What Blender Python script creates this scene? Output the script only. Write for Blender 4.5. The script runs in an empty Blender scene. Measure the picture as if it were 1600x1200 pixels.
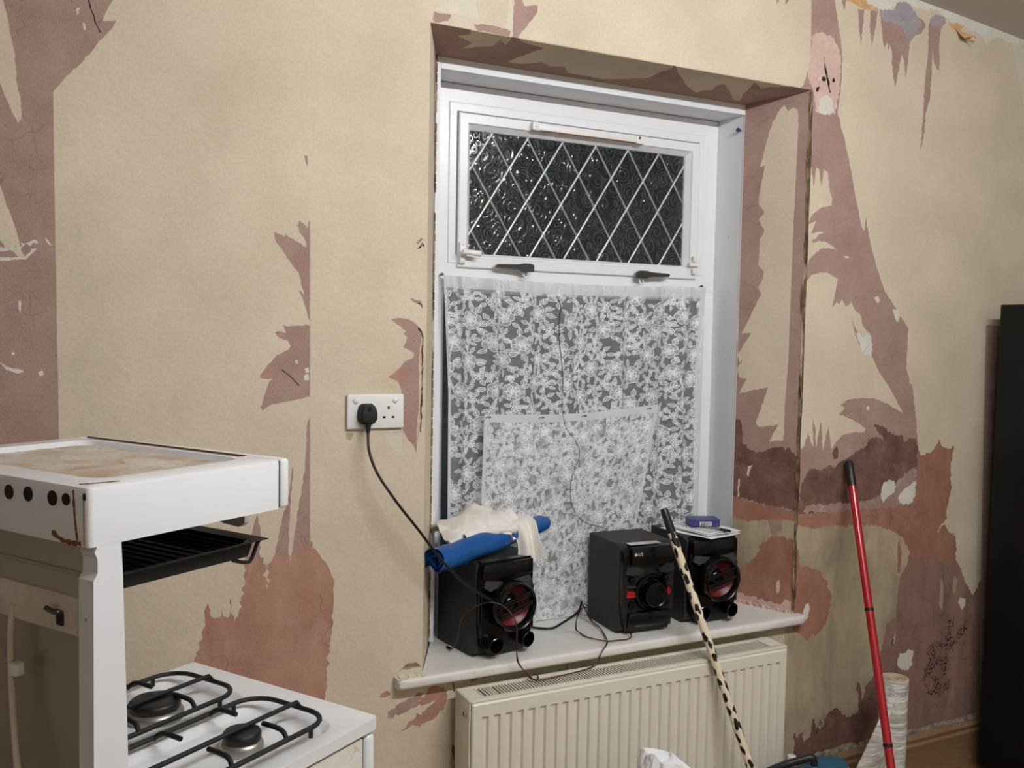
import bpy, bmesh, math, random
from mathutils import Vector, Matrix, geometry, noise

scn = bpy.context.scene
col = scn.collection
rnd = random.Random(7)
PI = math.pi

# ------------------------------------------------------------------ camera, world, light, exposure
def set_camera():
    yaw, pitch, roll = math.radians(26.562), math.radians(-3.2127), math.radians(1.0405)
    f = Vector((math.sin(yaw)*math.cos(pitch), math.cos(yaw)*math.cos(pitch), math.sin(pitch)))
    r = Vector((math.cos(yaw), -math.sin(yaw), 0)); u = r.cross(f)
    r2 = math.cos(roll)*r + math.sin(roll)*u; u2 = -math.sin(roll)*r + math.cos(roll)*u
    cd = bpy.data.cameras.new('camera'); cd.sensor_width = 36; cd.sensor_fit = 'HORIZONTAL'
    cd.lens = 36*1450/1600; cd.clip_start = .02; cd.clip_end = 60
    o = bpy.data.objects.new('camera', cd); col.objects.link(o)
    m = Matrix((r2, u2, -f)).transposed().to_4x4(); m.translation = Vector((0, -2.22, 1.54))
    o.matrix_world = m
    scn.camera = o
set_camera()
wd = bpy.data.worlds.new('night'); scn.world = wd; wd.use_nodes = True
wd.node_tree.nodes['Background'].inputs[0].default_value = (.35, .42, .5, 1)
wd.node_tree.nodes['Background'].inputs[1].default_value = .07
vs = scn.view_settings
vs.view_transform = 'Standard'; vs.look = 'None'; vs.gamma = 1; vs.use_curve_mapping = False
vs.exposure = 0.0
TUBE_STRENGTH = 212.0          # the kitchen's ceiling tube, built further down in its own fitting
TUBE_COLOR = (.955, .975, 1.0)

# ------------------------------------------------------------------ small helpers
def lin(c):
    return tuple(((x/255)/12.92 if x/255 <= .04045 else ((x/255+.055)/1.055)**2.4) for x in c)

class N:
    def __init__(s, name):
        s.m = bpy.data.materials.new(name); s.m.use_nodes = True
        s.t = s.m.node_tree; s.t.nodes.clear()
        s.out = s.t.nodes.new('ShaderNodeOutputMaterial')
    def n(s, typ, **kw):
        d = s.t.nodes.new('ShaderNode'+typ)
        for k, v in kw.items(): setattr(d, k, v)
        return d
    def l(s, a, b): s.t.links.new(a, b)
    def setv(s, sock, v):
        if hasattr(v, 'is_linked') or hasattr(v, 'links'): s.l(v, sock)
        else: sock.default_value = v
    def math(s, op, a, b=0., c=0.):
        d = s.n('Math', operation=op)
        for i, v in enumerate((a, b, c)): s.setv(d.inputs[i], v)
        return d.outputs[0]
    def pos(s):
        return s.n('NewGeometry').outputs['Position']
    def obj(s):
        return s.n('TexCoord').outputs['Object']
    def noise(s, co, scale, detail=4, rough=.55, dist=0.):
        d = s.n('TexNoise'); s.l(co, d.inputs['Vector'])
        d.inputs['Scale'].default_value = scale; d.inputs['Detail'].default_value = detail
        d.inputs['Roughness'].default_value = rough; d.inputs['Distortion'].default_value = dist
        return d.outputs[0]
    def ramp(s, f, stops):
        d = s.n('ValToRGB'); s.l(f, d.inputs[0]); e = d.color_ramp.elements
        while len(e) < len(stops): e.new(.5)
        for i, (p, c) in enumerate(stops):
            e[i].position = p; e[i].color = tuple(c)+(1,) if len(c) == 3 else c
        return d.outputs[0]
    def step(s, f, a, b):
        d = s.n('MapRange'); s.l(f, d.inputs[0]); d.inputs[1].default_value = a; d.inputs[2].default_value = b
        return d.outputs[0]
    def mix(s, f, a, b, blend='MIX'):
        d = s.n('Mix', data_type='RGBA', blend_type=blend)
        s.setv(d.inputs[0], f)
        for i, v in ((6, a), (7, b)):
            if isinstance(v, tuple): d.inputs[i].default_value = v+(1,) if len(v) == 3 else v
            else: s.l(v, d.inputs[i])
        return d.outputs[2]
    def scale(s, co, v):
        d = s.n('Mapping'); s.l(co, d.inputs[0]); d.inputs['Scale'].default_value = v
        return d.outputs[0]
    def bump(s, h, strength, dist=.002, prev=None):
        d = s.n('Bump'); d.inputs['Strength'].default_value = strength; d.inputs['Distance'].default_value = dist
        s.l(h, d.inputs['Height'])
        if prev is not None: s.l(prev, d.inputs['Normal'])
        return d.outputs[0]
    def bsdf(s, color, rough=.5, metal=0., spec=.5, normal=None, **kw):
        d = s.n('BsdfPrincipled')
        s.setv(d.inputs['Base Color'], color+(1,) if isinstance(color, tuple) and len(color) == 3 else color)
        s.setv(d.inputs['Roughness'], rough); d.inputs['Metallic'].default_value = metal
        d.inputs['Specular IOR Level'].default_value = spec
        if normal is not None: s.l(normal, d.inputs['Normal'])
        for k, v in kw.items(): s.setv(d.inputs[k], v)
        return d.outputs[0]
    def done(s, sh):
        s.l(sh, s.out.inputs[0]); return s.m

M = {}
def plain(name, c, rough=.5, metal=0., var=.08, scale=30., bump=0., bscale=200., spec=.5, coat=0.):
    k = N(name); c = lin(c); co = k.pos() if False else k.obj()
    nz = k.noise(co, scale, 4)
    colr = k.mix(nz, tuple(x*(1-var) for x in c), tuple(min(1, x*(1+var)) for x in c))
    nm = k.bump(k.noise(co, bscale, 3), bump, .001) if bump else None
    kw = {'Coat Weight': coat} if coat else {}
    M[name] = k.done(k.bsdf(colr, rough, metal, spec, nm, **kw)); return M[name]

def paper(name, c, blotch=.10, grain=.10, bump=.22, tint=None, dirt=0., dirtc=(90, 75, 60), rough=.85, lumps=.35):
    k = N(name); c = lin(c); p = k.pos()
    a = k.noise(p, 4.5, 3, .5); g = k.noise(p, 520, 2, .6); g2 = k.noise(p, 170, 2, .5)
    base = k.mix(k.step(a, .3, .7), tuple(x*(1-blotch) for x in c), tuple(x*(1+blotch*.6) for x in (tint and lin(tint) or c)))
    base = k.mix(k.step(g, .3, .7), base, tuple(x*(1-grain) for x in c), 'MIX') if False else base
    gm = k.math('ADD', k.math('MULTIPLY', k.step(g, .25, .75), grain), k.math('MULTIPLY', k.step(g2, .25, .75), grain*.7))
    gm = k.math('ADD', gm, 1-grain*.85)
    cmb = k.n('CombineColor')
    for i in range(3): k.l(gm, cmb.inputs[i])
    base = k.mix(1., base, cmb.outputs[0], 'MULTIPLY')
    if dirt:
        d = k.noise(k.scale(p, (1, 1, .35)), 9, 6, .65, .4)
        base = k.mix(k.math('MULTIPLY', k.step(d, .48, .72), dirt), base, lin(dirtc))
    sp = k.noise(p, 260, 1, .5)
    base = k.mix(k.math('MULTIPLY', k.step(sp, .80, .83), .7), base, lin((120, 98, 78)))
    nb = k.bump(g, bump, .0008); nb = k.bump(k.noise(p, 26, 3, .5), lumps, .004, nb)
    M[name] = k.done(k.bsdf(base, rough, 0, .25, nb)); return M[name]

def bare(name, c1, c2, specks=.5, speckc=(45, 30, 28), pale=None, bump=.4, scale=38, streak=1., mould=False):
    """stripped layer: mottled colour, dark pin-specks, paler scuffs"""
    k = N(name); p = k.pos(); q = k.scale(p, (1, 1, streak))
    a = k.noise(q, scale*.22, 5, .6, .3); b = k.noise(p, 420, 2, .6); s = k.noise(p, 190, 2, .5)
    base = k.mix(k.step(a, .3, .72), lin(c1), lin(c2))
    base = k.mix(k.math('MULTIPLY', k.step(b, .45, .8), .35), base, tuple(x*1.45 for x in lin(c1)))
    base = k.mix(k.math('MULTIPLY', k.step(b, .5, .2), .30), base, tuple(x*.55 for x in lin(c2)))
    if pale:
        pn = k.noise(q, 14, 6, .7, .6)
        base = k.mix(k.math('MULTIPLY', k.step(pn, .56, .7), .55), base, lin(pale))
    base = k.mix(k.math('MULTIPLY', k.step(s, .70, .74), specks), base, lin(speckc))
    dn = k.n('TexNoise'); k.l(p, dn.inputs['Vector']); dn.inputs['Scale'].default_value = 14
    dv = k.n('VectorMath', operation='MULTIPLY_ADD'); k.l(dn.outputs[1], dv.inputs[0]); dv.inputs[1].default_value = (.06,)*3; k.l(p, dv.inputs[2])
    vo = k.n('TexVoronoi', feature='DISTANCE_TO_EDGE'); k.l(dv.outputs[0], vo.inputs['Vector']); vo.inputs['Scale'].default_value = 17
    ck_ = k.math('MULTIPLY', k.step(vo.outputs[0], .022, .008), k.step(k.noise(p, 7, 2), .5, .62))
    base = k.mix(k.math('MULTIPLY', ck_, .45), base, tuple(x*.45 for x in lin(c2)))
    if mould:
        ms = k.noise(p, 130, 4, .7); mb = k.noise(p, 16, 3)
        base = k.mix(k.math('MULTIPLY', k.step(ms, .48, .55), k.step(mb, .40, .52)), base, lin((28, 24, 24)))
    nb = k.bump(b, bump, .001); nb = k.bump(k.noise(p, 30, 4, .6), .35, .004, nb)
    M[name] = k.done(k.bsdf(base, .88, 0, .2, nb)); return M[name]

# the wall's layers
paper('cream', (211, 197, 172), tint=(213, 199, 176), blotch=.08, grain=.15, lumps=.55)
paper('dirty', (178, 164, 138), blotch=.2, dirt=.55, dirtc=(112, 92, 74))
paper('pale', (214, 207, 188), lumps=.5)
paper('embossed', (196, 188, 158), bump=.9, grain=.25, lumps=.6)
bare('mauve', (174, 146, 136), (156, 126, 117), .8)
bare('terracotta', (186, 146, 126), (164, 120, 102), .35, scale=60, pale=(190, 160, 150), streak=.5)
bare('ruddy', (170, 126, 104), (140, 98, 82), .35, pale=(172, 144, 132), streak=.5, scale=70)
bare('damp', (134, 100, 90), (90, 66, 58), .5, pale=(150, 122, 112), scale=70)
bare('graypink', (176, 150, 140), (140, 112, 102), .3, pale=(202, 190, 182))
bare('stain', (158, 124, 112), (116, 92, 84), .6, pale=(172, 152, 136), streak=.35, scale=60)
bare('pinkplaster', (216, 188, 176), (200, 166, 154), .15, pale=(232, 214, 200), bump=.8)
bare('white', (226, 222, 212), (204, 198, 188), .1, bump=.9)
bare('grayblue', (150, 150, 156), (176, 160, 158), .2, pale=(196, 206, 212), bump=.9)
bare('tan', (214, 180, 132), (196, 150, 100), .1, pale=(228, 208, 170))
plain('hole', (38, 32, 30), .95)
plain('crack', (60, 48, 40), .95)
bare('mold', (158, 124, 112), (116, 92, 84), .6, pale=(172, 152, 136), streak=.35, scale=60, mould=True)
plain('plain_wall', (208, 204, 194), .9, var=.05, scale=5, bump=.1)
plain('ceiling_paint', (200, 193, 187), .9, var=.06, scale=6, bump=.3, bscale=90)
plain('upvc', (232, 232, 236), .28, var=.02, scale=8, spec=.5)
plain('upvc_matt', (228, 229, 231), .45, var=.03, scale=6)
plain('white_plastic', (232, 230, 226), .35, var=.02)
plain('black_plastic', (20, 21, 24), .42, var=.1)
plain('black_gloss', (9, 9, 11), .2, var=.05, spec=.4)
plain('cabinet_black', (11, 12, 14), .5, spec=.3)
plain('black_matt', (34, 36, 39), .55, var=.06, bump=.12, bscale=600)
plain('grey_gloss', (46, 47, 52), .2, var=.1)
plain('rubber', (14, 14, 15), .6)
plain('red_plastic', (176, 22, 28), .3)
plain('red_cone', (100, 16, 18), .4)
plain('red_paint', (170, 14, 26), .32, var=.05, coat=.4)
plain('chrome', (190, 190, 190), .25, 1., var=.05)
plain('dark_metal', (92, 92, 90), .35, .9)
plain('stay_metal', (70, 71, 72), .28, .5)
plain('steel', (168, 162, 152), .38, .75, var=.12, scale=7)
plain('blue_film', (18, 82, 148), .22, var=.18, scale=20, spec=.6)
plain('paper_white', (236, 236, 238), .7, var=.03, bump=.2, bscale=60)
plain('violet', (54, 54, 116), .4)
plain('cable_black', (12, 12, 13), .45)
plain('wire_red', (88, 20, 26), .4)
plain('teal', (22, 84, 104), .4, var=.1)
plain('hose', (206, 192, 170), .5)
plain('wood_dirty', (126, 102, 74), .8, var=.4, scale=60, bump=.5, bscale=80)
plain('relief_glass', (70, 77, 79), .10, var=.02, spec=1.)
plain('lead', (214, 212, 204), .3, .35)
plain('lead_shaded', (148, 150, 150), .4, .3)  # same lead as the other slant; its dimmer lighting is put into the colour
plain('radiator_paint', (228, 222, 206), .3, var=.02)
plain('sticker', (206, 196, 192), .5, var=.1, scale=120)

def enamel(name, c=(232, 232, 234), grime=0., rust=0., gr=(150, 132, 108), sc=9):
    k = N(name); p = k.obj(); base = lin(c)
    colr = k.mix(k.noise(p, 6, 3), tuple(x*.97 for x in base), base); rough = .22
    if grime:
        g = k.noise(p, sc, 7, .68, .5)
        colr = k.mix(k.math('MULTIPLY', k.step(g, .36, .66), grime), colr, lin(gr))
        rough = k.math('ADD', k.math('MULTIPLY', k.step(g, .36, .66), .45), .22)
    if rust:
        r = k.noise(p, sc*2.2, 6, .7, 1.2)
        colr = k.mix(k.math('MULTIPLY', k.step(r, .60, .70), rust), colr, lin((142, 88, 40)))
    M[name] = k.done(k.bsdf(colr, rough, 0, .5))
enamel('enamel')
enamel('enamel_grimy', (216, 208, 196), grime=.9, rust=.9, gr=(170, 148, 120), sc=14)
enamel('enamel_back', (214, 206, 194), grime=.35, rust=.25)
enamel('enamel_side', (226, 222, 214), grime=.4, rust=.9, gr=(196, 184, 162))
plain('rust', (128, 78, 36), .85, var=.35, scale=120)

def sill_mat():
    k = N('sill_paint'); p = k.pos()
    d = k.noise(p, 60, 5, .7); e = k.noise(p, 11, 4)
    c = k.mix(k.math('MULTIPLY', k.step(d, .6, .75), .55), lin((226, 222, 216)), lin((150, 140, 128)))
    c = k.mix(k.math('MULTIPLY', k.step(e, .5, .8), .25), c, lin((190, 180, 168)))
    M['sill_paint'] = k.done(k.bsdf(c, .4, 0, .4, k.bump(d, .25, .001)))
sill_mat()
def skirting_mat():
    k = N('skirting'); p = k.pos()
    w = k.noise(k.scale(p, (1, 8, 8)), 14, 5, .6); d = k.noise(p, 70, 5, .7)
    c = k.mix(w, lin((128, 98, 70)), lin((156, 124, 92)))
    c = k.mix(k.math('MULTIPLY', k.step(d, .58, .74), .5), c, lin((186, 176, 156)))
    M['skirting'] = k.done(k.bsdf(c, .5, 0, .4, k.bump(d, .2, .001)))
    k = N('skirting_dust'); p = k.pos(); d = k.noise(p, 45, 6, .75)
    c = k.mix(k.step(d, .4, .62), lin((104, 92, 76)), lin((160, 152, 136)))
    M['skirting_dust'] = k.done(k.bsdf(c, .9, 0, .2, k.bump(d, .6, .003)))
skirting_mat()
def bead_mat():
    k = N('broken_bead'); p = k.pos(); d = k.noise(k.scale(p, (1, 1, .25)), 60, 5, .7); e = k.noise(k.scale(p, (1, 1, .12)), 40, 4, .7)
    c = k.mix(k.step(d, .4, .6), lin((66, 50, 38)), lin((142, 118, 86)))
    c = k.mix(k.math('MULTIPLY', k.step(e, .56, .66), .8), c, lin((216, 200, 172)))
    M['broken_bead'] = k.done(k.bsdf(c, .9, 0, .2, k.bump(d, .8, .003)))
bead_mat()
def floor_mat():
    k = N('floor_boards'); p = k.pos(); w = k.noise(k.scale(p, (1, 9, 1)), 6, 5)
    M['floor_boards'] = k.done(k.bsdf(k.mix(w, lin((96, 70, 46)), lin((150, 116, 76))), .55, 0, .4))
floor_mat()
def cow_mat():
    k = N('cow_print'); p = k.obj()
    sx = k.n('SeparateXYZ'); k.l(p, sx.inputs[0])
    cb = k.n('CombineXYZ'); k.l(k.math('MULTIPLY', k.math('ARCTAN2', sx.outputs[1], sx.outputs[0]), .62), cb.inputs[0]); k.l(k.math('MULTIPLY', sx.outputs[2], 27.), cb.inputs[1])
    d = k.n('TexNoise'); k.l(cb.outputs[0], d.inputs['Vector']); d.inputs['Scale'].default_value = 1.7; d.inputs['Detail'].default_value = 1
    q = k.n('VectorMath', operation='MULTIPLY_ADD'); k.l(d.outputs[1], q.inputs[0]); q.inputs[1].default_value = (.75,)*3; k.l(cb.outputs[0], q.inputs[2])
    v = k.n('TexVoronoi', feature='F1', voronoi_dimensions='2D'); k.l(q.outputs[0], v.inputs['Vector']); v.inputs['Scale'].default_value = 1.; v.inputs['Randomness'].default_value = .8
    M['cow_print'] = k.done(k.bsdf(k.mix(k.step(v.outputs['Distance'], .36, .34), lin((232, 216, 186)), lin((16, 15, 15))), .3, 0, .5))
cow_mat()
def rollpaper_mat():
    k = N('embossed_roll'); p = k.obj()
    a = k.noise(k.scale(p, (1, 1, 7)), 14, 4, .6, .5)
    c = k.mix(k.step(a, .35, .65), lin((176, 170, 160)), lin((240, 237, 231)))
    M['embossed_roll'] = k.done(k.bsdf(c, .8, 0, .2, k.bump(a, 1., .006)))
    plain('roll_back', (206, 188, 160), .85, var=.04)
rollpaper_mat()
def towel_mat():
    k = N('towel'); p = k.obj(); a = k.noise(p, 7, 4); b = k.noise(p, 420, 2)
    c = k.mix(k.math('MULTIPLY', k.step(a, .52, .68), .55), lin((238, 233, 226)), lin((164, 152, 138)))
    M['towel'] = k.done(k.bsdf(c, .95, 0, .1, k.bump(b, .8, .002)))
towel_mat()
def tube_mat():
    k = N('lit_tube'); e = k.n('Emission'); e.inputs[0].default_value = TUBE_COLOR+(1,); e.inputs[1].default_value = TUBE_STRENGTH
    M['lit_tube'] = k.done(e.outputs[0])
tube_mat()
def glass_mats():
    # rolled obscure glass: swirls of raised line in the pane
    k = N('swirl_glass'); p = k.pos()
    dn = k.n('TexNoise'); k.l(p, dn.inputs['Vector']); dn.inputs['Scale'].default_value = 9; dn.inputs['Detail'].default_value = 1
    sub = k.n('VectorMath', operation='MULTIPLY_ADD'); k.l(dn.outputs[1], sub.inputs[0]); sub.inputs[1].default_value = (.045,)*3; k.l(p, sub.inputs[2])
    v = k.n('TexVoronoi', feature='F1'); k.l(sub.outputs[0], v.inputs['Vector']); v.inputs['Scale'].default_value = 15
    w = k.math('SINE', k.math('MULTIPLY', v.outputs['Distance'], 30.))
    w = k.math('POWER', k.math('MULTIPLY', k.math('ADD', w, 1.), .5), 3.)
    n2 = k.noise(p, 16, 1, .5)
    h = k.math('ADD', w, k.math('MULTIPLY', n2, 3.))
    nb = k.bump(h, 1., .0008)
    g = k.bsdf(lin((168, 182, 190)), .11, 0, .5, nb, **{'Transmission Weight': 1., 'IOR': 1.52})
    M['swirl_glass'] = k.done(g)
    k = N('lower_glass'); p = k.pos(); n2 = k.noise(p, 40, 2)
    M['lower_glass'] = k.done(k.bsdf(lin((170, 182, 188)), .12, 0, .5, k.bump(n2, .4, .003), **{'Transmission Weight': 1., 'IOR': 1.52}))
glass_mats()
def lace_mats():
    def sh(k, c, transl=.35):
        d = k.n('BsdfDiffuse'); d.inputs[0].default_value = lin(c)+(1,)
        t = k.n('BsdfTranslucent'); t.inputs[0].default_value = lin(c)+(1,)
        m = k.n('MixShader'); m.inputs[0].default_value = transl; k.l(d.outputs[0], m.inputs[1]); k.l(t.outputs[0], m.inputs[2])
        return m.outputs[0]
    def alpha(k, shd, a):
        tr = k.n('BsdfTransparent'); m = k.n('MixShader'); k.setv(m.inputs[0], a); k.l(tr.outputs[0], m.inputs[1]); k.l(shd, m.inputs[2])
        return k.done(m.outputs[0])
    k = N('lace_net'); uv = k.n('UVMap'); sx = k.n('SeparateXYZ'); k.l(uv.outputs[0], sx.inputs[0])
    a = None
    for cu, cv in ((1., .58), (1., -.58), (0., 1.)):
        s = k.math('ADD', k.math('MULTIPLY', sx.outputs[0], cu/.0042), k.math('MULTIPLY', sx.outputs[1], cv/.0042))
        s = k.math('ABSOLUTE', k.math('SUBTRACT', k.math('FRACT', s), .5))
        s = k.step(s, .15, .07)
        a = s if a is None else k.math('MAXIMUM', a, s)
    M['lace_net'] = alpha(k, sh(k, (240, 241, 243)), k.math('MULTIPLY', a, .55))
    k = N('lace_fill'); M['lace_fill'] = alpha(k, sh(k, (240, 241, 243), .25), .42)
    k = N('lace_line'); M['lace_line'] = k.done(sh(k, (252, 252, 253), .12))
    k = N('lace_tape'); M['lace_tape'] = alpha(k, sh(k, (236, 237, 238)), .86)
lace_mats()

# ------------------------------------------------------------------ mesh builders
class MB:
    def __init__(s): s.v = []; s.f = []; s.uv = None
    def add(s, vs_, fs):
        o = len(s.v); s.v += [tuple(v) for v in vs_]; s.f += [tuple(i+o for i in f) for f in fs]; return s
    def box(s, a, b, M_=None):
        (x0, y0, z0), (x1, y1, z1) = a, b
        vs_ = [Vector(p) for p in ((x0,y0,z0),(x1,y0,z0),(x1,y1,z0),(x0,y1,z0),(x0,y0,z1),(x1,y0,z1),(x1,y1,z1),(x0,y1,z1))]
        if M_: vs_ = [M_ @ v for v in vs_]
        return s.add(vs_, [(0,3,2,1),(4,5,6,7),(0,1,5,4),(1,2,6,5),(2,3,7,6),(3,0,4,7)])
    def rbox(s, a, b, r=.004, seg=2, M_=None):
        bm = bmesh.new(); m = MB().box(a, b)
        vv = [bm.verts.new(v) for v in m.v]
        for f in m.f: bm.faces.new([vv[i] for i in f])
        bmesh.ops.bevel(bm, geom=list(bm.edges), offset=r, segments=seg, profile=.5, affect='EDGES')
        return s.bm(bm, M_)
    def bm(s, bm, M_=None):
        bm.verts.index_update()
        s.add([(M_ @ v.co if M_ else v.co.copy()) for v in bm.verts], [[v.index for v in f.verts] for f in bm.faces]); bm.free(); return s
    def tube(s, pts, r, n=10, caps=True, closed=False):
        pts = [Vector(p) for p in pts]; k = len(pts); rs = r if isinstance(r, (list, tuple)) else [r]*k
        up = None; vs_ = []; 
        for i, p in enumerate(pts):
            if closed: t = pts[(i+1) % k]-pts[i-1]
            else: t = pts[min(i+1, k-1)]-pts[max(i-1, 0)]
            t.normalize()
            if up is None:
                up = Vector((0, 0, 1)) if abs(t.z) < .9 else Vector((1, 0, 0))
            up = (up-t*up.dot(t)); up = up.normalized() if up.length > 1e-6 else t.orthogonal().normalized()
            b = t.cross(up)
            for j in range(n):
                a = 2*PI*j/n; vs_.append(p+rs[i]*(math.cos(a)*up+math.sin(a)*b))
        fs = []
        for i in range(k if closed else k-1):
            q = (i+1) % k
            for j in range(n): fs.append((i*n+j, i*n+(j+1) % n, q*n+(j+1) % n, q*n+j))
        if caps and not closed: fs += [tuple(range(n))[::-1], tuple((k-1)*n+j for j in range(n))]
        return s.add(vs_, fs)
    def lathe(s, prof, n=32, M_=None, caps=True):
        """prof: (radius, height) about local z"""
        vs_ = []; k = len(prof)
        for r, h in prof:
            for j in range(n):
                a = 2*PI*j/n; vs_.append(Vector((r*math.cos(a), r*math.sin(a), h)))
        fs = [(i*n+j, i*n+(j+1) % n, (i+1)*n+(j+1) % n, (i+1)*n+j) for i in range(k-1) for j in range(n)]
        if caps: fs += [tuple(range(n))[::-1], tuple((k-1)*n+j for j in range(n))]
        if M_: vs_ = [M_ @ v for v in vs_]
        return s.add(vs_, fs)
    def prism(s, poly, d0, d1, fr):
        """2D polygon pushed from d0 to d1; fr(x, y, d) -> point"""
        n = len(poly)
        vs_ = [fr(x, y, d0) for x, y in poly]+[fr(x, y, d1) for x, y in poly]
        return s.add(vs_, [tuple(range(n))[::-1], tuple(range(n, 2*n))]+[(i, (i+1) % n, n+(i+1) % n, n+i) for i in range(n)])
    def grid(s, fn, nu, nv, thick=None):
        vs_ = [Vector(fn(i/nu, j/nv)) for i in range(nu+1) for j in range(nv+1)]
        w = nv+1
        fs = [(i*w+j, (i+1)*w+j, (i+1)*w+j+1, i*w+j+1) for i in range(nu) for j in range(nv)]
        if thick:
            nn = [Vector((0, 0, 0)) for _ in vs_]
            for f in fs:
                c = (vs_[f[2]]-vs_[f[0]]).cross(vs_[f[3]]-vs_[f[1]])
                for i in f: nn[i] += c
            n0 = len(vs_); vs2 = [v-thick*(q.normalized() if q.length > 0 else Vector((0, 0, 1))) for v, q in zip(vs_, nn)]
            fs2 = [tuple(i+n0 for i in f[::-1]) for f in fs]
            rim = [i*w for i in range(nu+1)]+[nu*w+j for j in range(1, nv+1)]+[i*w+nv for i in range(nu-1, -1, -1)]+[j for j in range(nv-1, 0, -1)]
            fr_ = [(rim[k], rim[k-1], rim[k-1]+n0, rim[k]+n0) for k in range(len(rim))]
            return s.add(vs_+vs2, fs+fs2+fr_)
        return s.add(vs_, fs)
    def build(s, name, mat, parent=None, world=False, smooth=40, loc=None, kind=None, label=None, uv=None):
        me = bpy.data.meshes.new(name); me.from_pydata(s.v, [], s.f); me.update()
        bm = bmesh.new(); bm.from_mesh(me); bmesh.ops.recalc_face_normals(bm, faces=bm.faces); bm.to_mesh(me); bm.free()
        if smooth:
            for p in me.polygons: p.use_smooth = True
            me.set_sharp_from_angle(angle=math.radians(smooth))
        if uv:
            lay = me.uv_layers.new(name='UVMap')
            for lp in me.loops: lay.data[lp.index].uv = uv[lp.vertex_index]
        me.materials.append(M[mat])
        o = bpy.data.objects.new(name, me); col.objects.link(o)
        if parent is not None:
            o.parent = parent
            if world and parent.type == 'EMPTY': o.matrix_parent_inverse = BASE[parent.name].inverted()
        if loc is not None: o.location = loc
        if kind: o['kind'] = kind
        if label: o['label'] = label
        return o

BASE = {}
def thing(name, label, cat, loc=(0, 0, 0), rz=0., group=None, kind=None):
    o = bpy.data.objects.new(name, None); col.objects.link(o); o.empty_display_size = .05
    o.location = loc; o.rotation_euler = (0, 0, rz)
    BASE[o.name] = Matrix.Translation(loc) @ Matrix.Rotation(rz, 4, 'Z')
    return tag(o, label, cat, group, kind)
def tag(o, label=None, cat=None, group=None, kind=None):
    if label: o['label'] = label
    if cat: o['category'] = cat
    if group: o['group'] = group
    if kind: o['kind'] = kind
    return o
def place(loc, rx=0, ry=0, rz=0):
    return Matrix.Translation(loc) @ Matrix.Rotation(rz, 4, 'Z') @ Matrix.Rotation(ry, 4, 'Y') @ Matrix.Rotation(rx, 4, 'X')
def aim(p, d):
    """frame at p whose z axis points along d"""
    return Matrix.Translation(p) @ Vector(d).to_track_quat('Z', 'Y').to_matrix().to_4x4()
def spline(pts, n=8):
    """Catmull-Rom through the points"""
    P = [Vector(p) for p in pts]; P = [2*P[0]-P[1]]+P+[2*P[-1]-P[-2]]; out = []
    for i in range(1, len(P)-2):
        for k in range(n):
            t = k/n; a, b, c, d = P[i-1], P[i], P[i+1], P[i+2]
            out.append(.5*((2*b)+(c-a)*t+(2*a-5*b+4*c-d)*t*t+(3*b-a-3*c+d)*t**3))
    out.append(P[-2]); return out
def rrect(x0, y0, x1, y1, r, n=6):
    o = []
    for cx, cy, a0 in ((x1-r, y1-r, 0), (x0+r, y1-r, PI/2), (x0+r, y0+r, PI), (x1-r, y0+r, 1.5*PI)):
        o += [(cx+r*math.cos(a0+PI/2*k/n), cy+r*math.sin(a0+PI/2*k/n)) for k in range(n+1)]
    return o

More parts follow.
